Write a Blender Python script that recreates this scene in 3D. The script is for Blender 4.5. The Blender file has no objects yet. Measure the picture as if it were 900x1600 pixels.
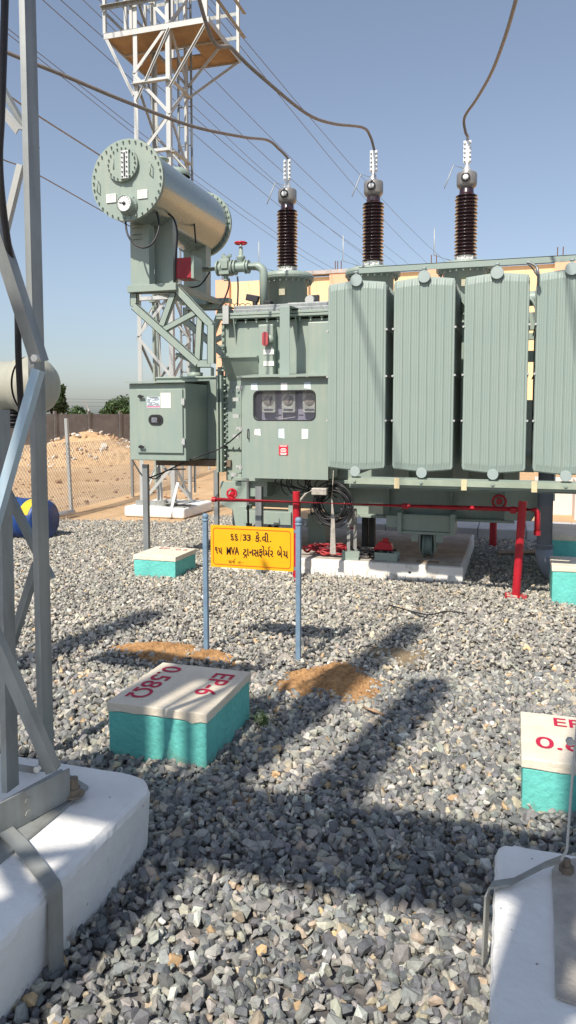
import bpy, bmesh, math, random
import numpy as np
from mathutils import Vector, Matrix
random.seed(7); RNG = np.random.default_rng(11)
R = math.radians
SC = bpy.context.scene
COL = SC.collection
# ------------------------------------------------------------------ camera frame
# world axes: x runs along the long face of the transformer, y into its depth, z up.
F = 1156.0; CX = 450.0; CY = 740.0; H = 1.65
PIT = math.atan(90.0 / F); TH = R(17)
ct, st, cp, sp = math.cos(TH), math.sin(TH), math.cos(PIT), math.sin(PIT)
def ray(x, y):
    a = (x - CX) / F; b = -(y - CY) / F
    X, Y, Z = a, cp + b * sp, -sp + b * cp
    return X * ct - Y * st, X * st + Y * ct, Z
def V(x, y, v):
    d = ray(x, y); t = v / d[1]
    return Vector((d[0] * t, v, H + d[2] * t))
def U(x, y, u):
    d = ray(x, y); t = u / d[0]
    return Vector((u, d[1] * t, H + d[2] * t))
def GZ(x, y, z=0.0):
    d = ray(x, y); t = (z - H) / d[2]
    return Vector((d[0] * t, d[1] * t, z))

cam = bpy.data.cameras.new('camera'); camo = bpy.data.objects.new('camera', cam); COL.objects.link(camo)
camo.location = (0, 0, H); camo.rotation_euler = (R(90) - PIT, 0, TH)
cam.sensor_fit = 'VERTICAL'; cam.sensor_height = 24; cam.lens = 24 * F / 1600
cam.shift_y = -60 / 1600; cam.clip_start = 0.05; cam.clip_end = 3000
SC.camera = camo

# ------------------------------------------------------------------ materials
def newmat(name):
    m = bpy.data.materials.new(name); m.use_nodes = True
    nt = m.node_tree
    return m, nt, nt.nodes['Principled BSDF']
def mat(name, col, rough=0.6, metal=0.0, var=0.12, scale=6.0, bump=0.0, bscale=60.0, col2=None, coat=0.0, spec=0.5, detail=6, thr=(0.35, 0.65)):
    m, nt, b = newmat(name)
    N, L = nt.nodes, nt.links
    tc = N.new('ShaderNodeTexCoord')
    nz = N.new('ShaderNodeTexNoise'); nz.inputs['Scale'].default_value = scale; nz.inputs['Detail'].default_value = detail
    nz.inputs['Roughness'].default_value = 0.65
    L.new(tc.outputs['Object'], nz.inputs['Vector'])
    cr = N.new('ShaderNodeValToRGB'); cr.color_ramp.elements[0].position = thr[0]; cr.color_ramp.elements[1].position = thr[1]
    c = Vector(col)
    a = (col2 if col2 else [x * (1 - var) for x in col]); z = [min(1, x * (1 + var)) for x in col] if not col2 else col
    cr.color_ramp.elements[0].color = (*a, 1); cr.color_ramp.elements[1].color = (*z, 1)
    L.new(nz.outputs['Fac'], cr.inputs['Fac']); L.new(cr.outputs['Color'], b.inputs['Base Color'])
    b.inputs['Metallic'].default_value = metal
    b.inputs['Specular IOR Level'].default_value = spec
    b.inputs['Coat Weight'].default_value = coat; b.inputs['Coat Roughness'].default_value = 0.15
    n2 = N.new('ShaderNodeTexNoise'); n2.inputs['Scale'].default_value = scale * 2.3; n2.inputs['Detail'].default_value = 5
    L.new(tc.outputs['Object'], n2.inputs['Vector'])
    mr = N.new('ShaderNodeMapRange'); mr.inputs['To Min'].default_value = max(0.03, rough - 0.12); mr.inputs['To Max'].default_value = min(1, rough + 0.12)
    L.new(n2.outputs['Fac'], mr.inputs['Value']); L.new(mr.outputs['Result'], b.inputs['Roughness'])
    if bump:
        n3 = N.new('ShaderNodeTexNoise'); n3.inputs['Scale'].default_value = bscale; n3.inputs['Detail'].default_value = 4
        L.new(tc.outputs['Object'], n3.inputs['Vector'])
        bp = N.new('ShaderNodeBump'); bp.inputs['Strength'].default_value = bump; bp.inputs['Distance'].default_value = 0.01
        L.new(n3.outputs['Fac'], bp.inputs['Height']); L.new(bp.outputs['Normal'], b.inputs['Normal'])
    return m
def dusty(name, col, dust, rough=0.45, amount=0.35, coat=0.0, streak=True, metal=0.0, bump=0.04):
    """painted steel: base colour with thin vertical run marks and mottled dust"""
    m, nt, b = newmat(name); N, L = nt.nodes, nt.links
    tc = N.new('ShaderNodeTexCoord'); mp = N.new('ShaderNodeMapping'); mp.inputs['Scale'].default_value = (9, 9, 0.7)
    L.new(tc.outputs['Object'], mp.inputs['Vector'])
    n1 = N.new('ShaderNodeTexNoise'); n1.inputs['Scale'].default_value = 2.2; n1.inputs['Detail'].default_value = 7
    L.new(mp.outputs['Vector'], n1.inputs['Vector'])
    n2 = N.new('ShaderNodeTexNoise'); n2.inputs['Scale'].default_value = 3.0; n2.inputs['Detail'].default_value = 8; n2.inputs['Roughness'].default_value = 0.7
    L.new(tc.outputs['Object'], n2.inputs['Vector'])
    mul = N.new('ShaderNodeMath'); mul.operation = 'MULTIPLY'; L.new(n1.outputs['Fac'], mul.inputs[0]); L.new(n2.outputs['Fac'], mul.inputs[1])
    mr = N.new('ShaderNodeMapRange'); mr.inputs['From Min'].default_value = 0.16; mr.inputs['From Max'].default_value = 0.42
    mr.inputs['To Min'].default_value = 0.0; mr.inputs['To Max'].default_value = amount
    L.new(mul.outputs['Value'], mr.inputs['Value'])
    mx = N.new('ShaderNodeMix'); mx.data_type = 'RGBA'; mx.inputs[6].default_value = (*col, 1); mx.inputs[7].default_value = (*dust, 1)
    L.new(mr.outputs['Result'], mx.inputs[0]); L.new(mx.outputs[2], b.inputs['Base Color'])
    r2 = N.new('ShaderNodeMapRange'); r2.inputs['To Min'].default_value = rough - 0.1; r2.inputs['To Max'].default_value = rough + 0.18
    L.new(n2.outputs['Fac'], r2.inputs['Value']); L.new(r2.outputs['Result'], b.inputs['Roughness'])
    b.inputs['Coat Weight'].default_value = coat; b.inputs['Coat Roughness'].default_value = 0.12; b.inputs['Metallic'].default_value = metal
    if bump:
        bp = N.new('ShaderNodeBump'); bp.inputs['Strength'].default_value = bump; bp.inputs['Distance'].default_value = 0.02
        n3 = N.new('ShaderNodeTexNoise'); n3.inputs['Scale'].default_value = 7; n3.inputs['Detail'].default_value = 2
        L.new(tc.outputs['Object'], n3.inputs['Vector']); L.new(n3.outputs['Fac'], bp.inputs['Height']); L.new(bp.outputs['Normal'], b.inputs['Normal'])
    return m

GREEN = dusty('green_paint', (0.255, 0.325, 0.288), (0.38, 0.385, 0.31), 0.42, 0.5)
GREEN2 = dusty('radiator_paint', (0.262, 0.330, 0.298), (0.36, 0.38, 0.33), 0.38, 0.22)
GLOSS = dusty('gloss_green_paint', (0.215, 0.262, 0.235), (0.30, 0.30, 0.24), 0.24, 0.25, coat=0.6, metal=0.35)
GALV = dusty('galvanised_steel', (0.30, 0.32, 0.32), (0.15, 0.165, 0.17), 0.45, 0.7, metal=0.45)
GALVOLD = dusty('weathered_galvanised_steel', (0.34, 0.36, 0.35), (0.22, 0.20, 0.17), 0.55, 0.8, metal=0.35)
GALVWHITE = dusty('pale_galvanised_steel', (0.47, 0.48, 0.465), (0.36, 0.36, 0.35), 0.5, 0.5, metal=0.2)
BLUELITGALV = dusty('blue_lit_galvanised_steel', (0.36, 0.50, 0.60), (0.55, 0.60, 0.62), 0.4, 0.6, metal=0.3)  # bluish light on one near brace, put into the steel colour
WHITE = mat('whitewash', (0.80, 0.79, 0.76), 0.85, var=0.06, scale=3, bump=0.25, bscale=45)
def chipped():
    m = mat('worn_whitewash', (0.80, 0.77, 0.72), 0.9, scale=7, col2=(0.50, 0.42, 0.33), bump=0.5, bscale=30, thr=(0.30, 0.42))
    return m
CHIP = chipped()
def footmat():
    m = mat('footing_whitewash', (0.86, 0.85, 0.82), 0.9, scale=2.6, col2=(0.74, 0.73, 0.71), bump=0.7, bscale=22)
    nt = m.node_tree; N, L = nt.nodes, nt.links; b = N['Principled BSDF']; src = b.inputs['Base Color'].links[0].from_socket
    tc = N.new('ShaderNodeTexCoord'); n = N.new('ShaderNodeTexNoise'); n.inputs['Scale'].default_value = 11; n.inputs['Detail'].default_value = 9; n.inputs['Roughness'].default_value = 0.75; L.new(tc.outputs['Object'], n.inputs['Vector'])
    sx = N.new('ShaderNodeSeparateXYZ'); L.new(tc.outputs['Object'], sx.inputs['Vector'])
    h = N.new('ShaderNodeMapRange'); h.inputs['From Min'].default_value = 0.0; h.inputs['From Max'].default_value = 0.09; h.inputs['To Min'].default_value = 0.22; h.inputs['To Max'].default_value = -0.04; L.new(sx.outputs['Z'], h.inputs['Value'])
    ad = N.new('ShaderNodeMath'); L.new(n.outputs['Fac'], ad.inputs[0]); L.new(h.outputs['Result'], ad.inputs[1])
    cr = N.new('ShaderNodeValToRGB'); cr.color_ramp.elements[0].position = 0.62; cr.color_ramp.elements[1].position = 0.74; cr.color_ramp.elements[0].color = (0, 0, 0, 1); cr.color_ramp.elements[1].color = (0.85, 0.85, 0.85, 1); L.new(ad.outputs['Value'], cr.inputs['Fac'])
    mx = N.new('ShaderNodeMix'); mx.data_type = 'RGBA'; L.new(cr.outputs['Color'], mx.inputs[0]); L.new(src, mx.inputs[6]); mx.inputs[7].default_value = (0.27, 0.23, 0.19, 1)
    v = N.new('ShaderNodeTexVoronoi'); v.inputs['Scale'].default_value = 13; L.new(tc.outputs['Object'], v.inputs['Vector'])
    c3 = N.new('ShaderNodeValToRGB'); c3.color_ramp.elements[0].position = 0.035; c3.color_ramp.elements[1].position = 0.06; c3.color_ramp.elements[0].color = (0.35, 0.33, 0.31, 1); c3.color_ramp.elements[1].color = (1, 1, 1, 1); L.new(v.outputs['Distance'], c3.inputs['Fac'])
    m2 = N.new('ShaderNodeMix'); m2.data_type = 'RGBA'; m2.blend_type = 'MULTIPLY'; m2.inputs[0].default_value = 1; L.new(mx.outputs[2], m2.inputs[6]); L.new(c3.outputs['Color'], m2.inputs[7]); L.new(m2.outputs[2], b.inputs['Base Color'])
    return m
FOOTM = footmat()
PADC = mat('cement_screed', (0.50, 0.46, 0.40), 0.85, scale=9, col2=(0.33, 0.30, 0.27), bump=0.4, bscale=80)
CREAM = mat('cream_lid_paint', (0.78, 0.70, 0.57), 0.85, scale=6, col2=(0.66, 0.58, 0.46), bump=0.35, bscale=60, detail=10)
def turq():
    m = mat('turquoise_paint', (0.15, 0.57, 0.505), 0.75, scale=7, col2=(0.115, 0.46, 0.41), bump=0.7, bscale=38, detail=9)
    nt = m.node_tree; N, L = nt.nodes, nt.links; b = N['Principled BSDF']
    src = b.inputs['Base Color'].links[0].from_socket
    n = N.new('ShaderNodeTexNoise'); n.inputs['Scale'].default_value = 9; n.inputs['Detail'].default_value = 9; n.inputs['Roughness'].default_value = 0.8
    tc = N.new('ShaderNodeTexCoord'); L.new(tc.outputs['Object'], n.inputs['Vector'])
    sx = N.new('ShaderNodeSeparateXYZ'); L.new(tc.outputs['Object'], sx.inputs['Vector'])
    h = N.new('ShaderNodeMapRange'); h.inputs['From Min'].default_value = 0.0; h.inputs['From Max'].default_value = 0.16; h.inputs['To Min'].default_value = 0.16; h.inputs['To Max'].default_value = -0.10
    L.new(sx.outputs['Z'], h.inputs['Value'])
    ad = N.new('ShaderNodeMath'); L.new(n.outputs['Fac'], ad.inputs[0]); L.new(h.outputs['Result'], ad.inputs[1])
    cr = N.new('ShaderNodeValToRGB'); cr.color_ramp.elements[0].position = 0.58; cr.color_ramp.elements[1].position = 0.72
    cr.color_ramp.elements[0].color = (0, 0, 0, 1); cr.color_ramp.elements[1].color = (0.55, 0.55, 0.55, 1)
    L.new(ad.outputs['Value'], cr.inputs['Fac'])
    mx = N.new('ShaderNodeMix'); mx.data_type = 'RGBA'; L.new(cr.outputs['Color'], mx.inputs[0]); L.new(src, mx.inputs[6]); mx.inputs[7].default_value = (0.17, 0.15, 0.10, 1)
    L.new(mx.outputs[2], b.inputs['Base Color'])
    return m
TURQ = turq()
RED = mat('red_paint', (0.50, 0.014, 0.03), 0.4, scale=7, col2=(0.36, 0.012, 0.022), bump=0.1)
REDTXT = mat('crimson_marker_paint', (0.50, 0.012, 0.06), 0.7, var=0.2, scale=30)
REDBOX = mat('dull_red_paint', (0.33, 0.015, 0.03), 0.45, var=0.12, scale=10)
YEL = mat('yellow_sign_paint', (0.86, 0.41, 0.004), 0.5, var=0.04, scale=14)
SIGNBLACK = mat('sign_lettering', (0.025, 0.008, 0.006), 0.5, var=0.1)
SIGNRED = mat('sign_border_red', (0.62, 0.07, 0.01), 0.5, var=0.05)
BLUEP = mat('blue_grey_post_paint', (0.19, 0.285, 0.385), 0.55, scale=9, col2=(0.13, 0.20, 0.28), bump=0.1)
PORC = mat('brown_porcelain', (0.028, 0.011, 0.014), 0.28, var=0.25, scale=5, coat=0.5)
ALU = mat('cast_aluminium', (0.62, 0.62, 0.60), 0.4, metal=0.55, var=0.1, scale=20)
HEADG = mat('grey_cast_head', (0.24, 0.23, 0.22), 0.35, metal=0.3, var=0.12, scale=12)
BLACK = mat('black_rubber', (0.018, 0.018, 0.022), 0.5, var=0.3, scale=8)
DARK = mat('dark_gap_steel', (0.03, 0.035, 0.035), 0.7)
WIRE = mat('aged_aluminium_conductor', (0.24, 0.205, 0.18), 0.55, metal=0.3, var=0.15, scale=20)
THIN = mat('overhead_wire', (0.13, 0.15, 0.19), 0.6, var=0.1)
TARP = mat('brown_board', (0.34, 0.225, 0.115), 0.8, col2=(0.22, 0.13, 0.07), scale=2.5, bump=0.2, bscale=12)
PVC = mat('grey_pipe', (0.23, 0.25, 0.29), 0.45, var=0.08, scale=5)
WDISC = mat('dial_white', (0.8, 0.8, 0.78), 0.35, var=0.02)
PAPER = mat('paper', (0.80, 0.78, 0.74), 0.8, var=0.05, scale=40)
PAPERB = mat('pale_blue_sticker', (0.62, 0.72, 0.78), 0.7, var=0.15, scale=60)
PLATEDARK = mat('dark_printed_plate', (0.10, 0.09, 0.12), 0.4, var=0.3, scale=50)
PINK = mat('pink_print', (0.60, 0.22, 0.30), 0.5, var=0.1)
PEACH = mat('yellow_facade_plaster', (0.80, 0.58, 0.34), 0.85, var=0.05, scale=0.7, bump=0.1)
ORNG = mat('salmon_pilaster_plaster', (0.78, 0.42, 0.27), 0.85, var=0.05, scale=0.7)
WALLC = mat('precast_concrete', (0.185, 0.175, 0.175), 0.9, scale=1.4, col2=(0.12, 0.112, 0.112), bump=0.4, bscale=9)
KERB = mat('kerb_concrete', (0.50, 0.50, 0.50), 0.85, var=0.12, scale=2, bump=0.3, bscale=20)
BOARD = mat('weathered_wood', (0.28, 0.20, 0.13), 0.8, col2=(0.16, 0.11, 0.07), scale=10)
BARREL = mat('blue_plastic', (0.012, 0.05, 0.20), 0.45, var=0.3, scale=5)
YLAB = mat('yellow_label', (0.60, 0.44, 0.03), 0.5)
HOUS = dusty('cream_grey_housing_paint', (0.40, 0.40, 0.33), (0.30, 0.29, 0.24), 0.4, 0.4)
REDCAB = mat('red_cable', (0.30, 0.015, 0.02), 0.5, var=0.3)
TAPE = mat('masking_tape', (0.62, 0.52, 0.32), 0.7, var=0.08, scale=20)
WRAP = mat('plastic_wrap', (0.40, 0.37, 0.33), 0.3, var=0.25, scale=30)
BARK = mat('bark', (0.10, 0.07, 0.05), 0.9, var=0.3, scale=8)
GRASSM = mat('weed_green', (0.10, 0.17, 0.05), 0.7, var=0.3, scale=30)
SCREEN = mat('instrument_panel', (0.12, 0.12, 0.16), 0.5, var=0.2, scale=15)
LILAC = mat('lilac_mounting_plate', (0.45, 0.43, 0.58), 0.5, var=0.15, scale=6)
SILVER = mat('silver_instrument_case', (0.60, 0.62, 0.58), 0.35, metal=0.1, var=0.3, scale=30)
def glassm(name, col, alpha):
    m, nt, b = newmat(name)
    b.inputs['Base Color'].default_value = (*col, 1); b.inputs['Roughness'].default_value = 0.06
    b.inputs['Alpha'].default_value = alpha; b.inputs['Specular IOR Level'].default_value = 0.6
    return m
GLASS = glassm('smoky_window', (0.12, 0.12, 0.14), 0.20)
GLASSD = glassm('dark_window', (0.015, 0.015, 0.018), 0.9)

def leafmat():
    m, nt, b = newmat('leaf'); N, L = nt.nodes, nt.links
    at = N.new('ShaderNodeAttribute'); at.attribute_name = 'tint'
    cr = N.new('ShaderNodeValToRGB'); cr.color_ramp.elements[0].color = (0.018, 0.045, 0.012, 1); cr.color_ramp.elements[1].color = (0.09, 0.15, 0.045, 1)
    L.new(at.outputs['Fac'], cr.inputs['Fac']); L.new(cr.outputs['Color'], b.inputs['Base Color']); b.inputs['Roughness'].default_value = 0.6
    return m
LEAF = leafmat()

# ------------------------------------------------------------------ mesh builder
def basis(d, up=Vector((0, 0, 1))):
    d = Vector(d).normalized()
    if abs(d.dot(up)) > 0.98: up = Vector((0, 1, 0)) if abs(d.y) < 0.9 else Vector((1, 0, 0))
    x = d.cross(up).normalized(); y = x.cross(d).normalized()
    return x, y, d
class MB:
    def __init__(s): s.v = []; s.f = []; s.sm = []
    def add(s, vs, fs, smooth=False):
        n = len(s.v); s.v += [tuple(v) for v in vs]; s.f += [tuple(i + n for i in f) for f in fs]; s.sm += [smooth] * len(fs); return s
    def box(s, x0, x1, y0, y1, z0, z1):
        vs = [(x, y, z) for z in (z0, z1) for y in (y0, y1) for x in (x0, x1)]
        return s.add(vs, [(0, 2, 3, 1), (4, 5, 7, 6), (0, 1, 5, 4), (2, 6, 7, 3), (0, 4, 6, 2), (1, 3, 7, 5)])
    def bar(s, a, b, w, h, up=(0, 0, 1)):
        a, b = Vector(a), Vector(b); x, y, d = basis(b - a, Vector(up)); x = x * w / 2; y = y * h / 2
        vs = [p + sx * x + sy * y for p in (a, b) for sx, sy in ((-1, -1), (1, -1), (1, 1), (-1, 1))]
        return s.add(vs, [(0, 1, 2, 3), (7, 6, 5, 4), (0, 4, 5, 1), (1, 5, 6, 2), (2, 6, 7, 3), (3, 7, 4, 0)])
    def angle(s, a, b, w=0.06, t=0.006, up=(0, 0, 1), flip=1, h=None):
        """L section: one flange in the (dir, x) plane facing the camera, one in depth"""
        a, b = Vector(a), Vector(b); x, y, d = basis(b - a, Vector(up)); x = x * flip; h = h or w
        prof = [(0, 0), (w, 0), (w, t), (t, t), (t, h), (0, h)]
        vs = [p + x * px + y * py for p in (a, b) for px, py in prof]
        n = 6; fs = [tuple(range(n))[::-1], tuple(range(n, 2 * n))] + [(i, (i + 1) % n, n + (i + 1) % n, n + i) for i in range(n)]
        return s.add(vs, fs)
    def cyl(s, a, b, r0, r1=None, n=16, cap=True, smooth=True):
        a, b = Vector(a), Vector(b); r1 = r0 if r1 is None else r1; x, y, d = basis(b - a)
        vs = [p + (x * math.cos(2 * math.pi * i / n) + y * math.sin(2 * math.pi * i / n)) * r for p, r in ((a, r0), (b, r1)) for i in range(n)]
        s.add(vs, [(i, n + i, n + (i + 1) % n, (i + 1) % n) for i in range(n)], smooth)
        if cap: s.add(vs[:n], [tuple(range(n))]); s.add(vs[n:], [tuple(range(n))[::-1]])
        return s
    def lathe(s, prof, o=(0, 0, 0), axis=(0, 0, 1), n=32, smooth=True):
        o = Vector(o); x, y, d = basis(Vector(axis))
        vs = []; fs = []
        for r, h in prof:
            for i in range(n):
                a = 2 * math.pi * i / n; vs.append(o + d * h + (x * math.cos(a) + y * math.sin(a)) * r)
        for k in range(len(prof) - 1):
            for i in range(n):
                j = (i + 1) % n; fs.append((k * n + i, (k + 1) * n + i, (k + 1) * n + j, k * n + j))
        return s.add(vs, fs, smooth)
    def tube(s, pts, r, n=8, smooth=True, cap=True):
        pts = [Vector(p) for p in pts]; vs = []; fs = []
        up = Vector((0, 0, 1)); px = None
        for i, p in enumerate(pts):
            d = (pts[min(i + 1, len(pts) - 1)] - pts[max(i - 1, 0)]).normalized()
            if px is None: x, y, _ = basis(d)
            else:
                x = (px - d * px.dot(d)); x = x.normalized() if x.length > 1e-6 else basis(d)[0]; y = d.cross(x)
            px = x
            rr = r[i] if isinstance(r, (list, tuple)) else r
            for k in range(n):
                a = 2 * math.pi * k / n; vs.append(p + (x * math.cos(a) + y * math.sin(a)) * rr)
        for i in range(len(pts) - 1):
            for k in range(n):
                j = (k + 1) % n; fs.append((i * n + k, i * n + j, (i + 1) * n + j, (i + 1) * n + k))
        if cap: fs.append(tuple(range(n))[::-1]); fs.append(tuple(range((len(pts) - 1) * n, len(pts) * n)))
        return s.add(vs, fs, smooth)
    def prism(s, poly, off):
        """closed polygon (3d points) pushed along off"""
        n = len(poly); off = Vector(off); vs = [Vector(p) for p in poly] + [Vector(p) + off for p in poly]
        return s.add(vs, [tuple(range(n)), tuple(range(n, 2 * n))[::-1]] + [(i, n + i, n + (i + 1) % n, (i + 1) % n) for i in range(n)])
    def bolt(s, p, d, r=0.014, h=0.014, n=6):
        p = Vector(p); d = Vector(d).normalized(); return s.cyl(p, p + d * h, r, r, n, True, False)
    def torus(s, c, axis, R0, r, n=28, m=8, a0=0, a1=2 * math.pi):
        c = Vector(c); x, y, d = basis(Vector(axis)); pts = []
        full = abs(a1 - a0 - 2 * math.pi) < 1e-6
        for i in range(n + 1):
            a = a0 + (a1 - a0) * i / n; pts.append(c + (x * math.cos(a) + y * math.sin(a)) * R0)
        return s.tube(pts, r, m, True, not full)
    def build(s, name, m, parent=None, base=None, bevel=0.0, segs=2):
        me = bpy.data.meshes.new(name)
        org = Vector(base) if base is not None else (parent_world(parent) if parent else centre(s.v))
        me.from_pydata([Vector(v) - org for v in s.v], [], s.f)
        bm = bmesh.new(); bm.from_mesh(me); bmesh.ops.recalc_face_normals(bm, faces=bm.faces); bm.to_mesh(me); bm.free()
        me.polygons.foreach_set('use_smooth', s.sm)
        me.materials.append(m)
        o = bpy.data.objects.new(name, me); COL.objects.link(o)
        if parent:
            o.parent = parent; o.location = org - parent_world(parent)
        else: o.location = org
        if bevel:
            b = o.modifiers.new('bevel', 'BEVEL'); b.width = bevel; b.segments = segs; b.limit_method = 'ANGLE'; b.angle_limit = R(40); b.harden_normals = False
        return o
def centre(vs):
    a = np.array([tuple(v) for v in vs]); return Vector(((a[:, 0].min() + a[:, 0].max()) / 2, (a[:, 1].min() + a[:, 1].max()) / 2, a[:, 2].min()))
WORLD = {}
def parent_world(p):
    w = Vector((0, 0, 0))
    while p: w = w + p.location; p = p.parent
    return w
def tag(o, label=None, cat=None, group=None, kind=None):
    if label: o['label'] = label
    if cat: o['category'] = cat
    if group: o['group'] = group
    if kind: o['kind'] = kind
    return o
def thing(name, loc, label, cat, group=None):
    o = bpy.data.objects.new(name, None); o.empty_display_size = 0.2; COL.objects.link(o); o.location = loc
    return tag(o, label, cat, group)
def copy_tree(o, parent=None):
    c = o.copy(); COL.objects.link(c)
    if parent: c.parent = parent
    for ch in list(o.children): copy_tree(ch, c)
    return c
def bez(pts, n=10):
    """Catmull-Rom through points"""
    P = [Vector(p) for p in pts]; out = []
    for i in range(len(P) - 1):
        p0 = P[max(i - 1, 0)]; p1 = P[i]; p2 = P[i + 1]; p3 = P[min(i + 2, len(P) - 1)]
        for k in range(n):
            t = k / n
            out.append(0.5 * ((2 * p1) + (p2 - p0) * t + (2 * p0 - 5 * p1 + 4 * p2 - p3) * t * t + (3 * p1 - p0 - 3 * p2 + p3) * t ** 3))
    out.append(P[-1]); return out
def rrect(x0, x1, z0, z1, r, y, n=6):
    pts = []
    for cx, cz, a in ((x1 - r, z1 - r, 0), (x0 + r, z1 - r, 90), (x0 + r, z0 + r, 180), (x1 - r, z0 + r, 270)):
        for k in range(n + 1):
            t = R(a + 90 * k / n); pts.append(Vector((cx + r * math.cos(t), y, cz + r * math.sin(t))))
    return pts
def text_mesh(body, size=1.0, offset=0.0, extrude=0.0):
    c = bpy.data.curves.new('text', 'FONT'); c.body = body; c.size = size; c.offset = offset; c.extrude = extrude; c.resolution_u = 4
    o = bpy.data.objects.new('text', c); COL.objects.link(o)
    bpy.context.view_layer.update()
    me = bpy.data.meshes.new_from_object(o.evaluated_get(bpy.context.evaluated_depsgraph_get()))
    vs = [tuple(v.co) for v in me.vertices]; fs = [tuple(p.vertices) for p in me.polygons]
    COL.objects.unlink(o); bpy.data.objects.remove(o); bpy.data.curves.remove(c); bpy.data.meshes.remove(me)
    return vs, fs

# ================================================================== WORLD + SUN
w = bpy.data.worlds.new('World'); SC.world = w; w.use_nodes = True
nt = w.node_tree; bg = nt.nodes['Background']; sky = nt.nodes.new('ShaderNodeTexSky'); sky.sky_type = 'NISHITA'; sky.sun_disc = False
SUN = Vector((0.17, 0.90, -1.0)).normalized()
sky.sun_elevation = math.asin(-SUN.z); sky.sun_rotation = math.atan2(-SUN.x, -SUN.y)
sky.air_density = 1.2; sky.dust_density = 1.3; sky.ozone_density = 1.6; sky.altitude = 0
hs = nt.nodes.new('ShaderNodeHueSaturation'); hs.inputs['Saturation'].default_value = 0.66
nt.links.new(sky.outputs['Color'], hs.inputs['Color']); tn = nt.nodes.new('ShaderNodeMix'); tn.data_type = 'RGBA'; tn.blend_type = 'MULTIPLY'; tn.inputs[0].default_value = 1; tn.inputs[7].default_value = (0.885, 0.955, 1.07, 1)
nt.links.new(hs.outputs['Color'], tn.inputs[6]); nt.links.new(tn.outputs[2], bg.inputs['Color']); bg.inputs['Strength'].default_value = 0.105
sl = bpy.data.lights.new('sun', 'SUN'); sl.energy = 4.8; sl.angle = R(0.8); sl.color = (1.0, 0.93, 0.82)
so = bpy.data.objects.new('sun', sl); COL.objects.link(so); so.rotation_euler = SUN.to_track_quat('-Z', 'Y').to_euler(); so.location = (-3, -8, 12)
SC.view_settings.view_transform = 'Standard'; SC.view_settings.look = 'None'; SC.view_settings.exposure = 0.30; SC.view_settings.gamma = 1.0
SC.render.film_transparent = False
try:
    SC.cycles.max_bounces = 6; SC.cycles.transparent_max_bounces = 8
except Exception: pass

# ================================================================== GROUND
def sandmat():
    m, nt, b = newmat('sandy_soil'); N, L = nt.nodes, nt.links
    tc = N.new('ShaderNodeTexCoord')
    n1 = N.new('ShaderNodeTexNoise'); n1.inputs['Scale'].default_value = 0.5; n1.inputs['Detail'].default_value = 10; n1.inputs['Roughness'].default_value = 0.7
    L.new(tc.outputs['Object'], n1.inputs['Vector'])
    cr = N.new('ShaderNodeValToRGB'); e = cr.color_ramp.elements; e[0].position = 0.3; e[1].position = 0.7
    e[0].color = (0.42, 0.26, 0.13, 1); e[1].color = (0.62, 0.43, 0.25, 1)
    L.new(n1.outputs['Fac'], cr.inputs['Fac'])
    n2 = N.new('ShaderNodeTexNoise'); n2.inputs['Scale'].default_value = 5; n2.inputs['Detail'].default_value = 8; n2.inputs['Roughness'].default_value = 0.75
    L.new(tc.outputs['Object'], n2.inputs['Vector'])
    c2 = N.new('ShaderNodeValToRGB'); c2.color_ramp.elements[0].position = 0.62; c2.color_ramp.elements[1].position = 0.72
    c2.color_ramp.elements[0].color = (0, 0, 0, 1); c2.color_ramp.elements[1].color = (0.6, 0.6, 0.6, 1)
    L.new(n2.outputs['Fac'], c2.inputs['Fac'])
    mx = N.new('ShaderNodeMix'); mx.data_type = 'RGBA'; L.new(c2.outputs['Color'], mx.inputs[0]); L.new(cr.outputs['Color'], mx.inputs[6]); mx.inputs[7].default_value = (0.24, 0.13, 0.07, 1)
    L.new(mx.outputs[2], b.inputs['Base Color']); b.inputs['Roughness'].default_value = 0.95
    bp = N.new('ShaderNodeBump'); bp.inputs['Strength'].default_value = 0.7; bp.inputs['Distance'].default_value = 0.06
    L.new(n2.outputs['Fac'], bp.inputs['Height']); L.new(bp.outputs['Normal'], b.inputs['Normal'])
    return m
SAND = sandmat()
def heightfield(name, x0, x1, y0, y1, nx, ny, fn, m, base_z=0.0, tagkw=None):
    xs = np.linspace(x0, x1, nx); ys = np.linspace(y0, y1, ny); gx, gy = np.meshgrid(xs, ys)
    z = fn(gx, gy); vs = np.stack([gx, gy, z], -1).reshape(-1, 3)
    fs = [(j * nx + i, j * nx + i + 1, (j + 1) * nx + i + 1, (j + 1) * nx + i) for j in range(ny - 1) for i in range(nx - 1)]
    me = bpy.data.meshes.new(name); me.from_pydata(vs.tolist(), [], fs); me.polygons.foreach_set('use_smooth', [True] * len(fs)); me.materials.append(m)
    o = bpy.data.objects.new(name, me); COL.objects.link(o); return o
def vnoise(x, y, s, seed=0):
    rs = np.random.default_rng(seed); ph = rs.uniform(0, 6.28, (8, 2)); fr = rs.uniform(0.6, 1.8, 8); an = rs.uniform(0, 6.28, 8); z = 0
    for k in range(8):
        z = z + np.sin((x * np.cos(an[k]) + y * np.sin(an[k])) * fr[k] * s + ph[k, 0]) * np.cos((x * np.sin(an[k]) - y * np.cos(an[k])) * fr[k] * s * 0.7 + ph[k, 1])
    return z / 8
g = heightfield('ground', -600, 600, -200, 1500, 3, 3, lambda x, y: x * 0 - 0.30, SAND); tag(g, kind='structure')
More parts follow.
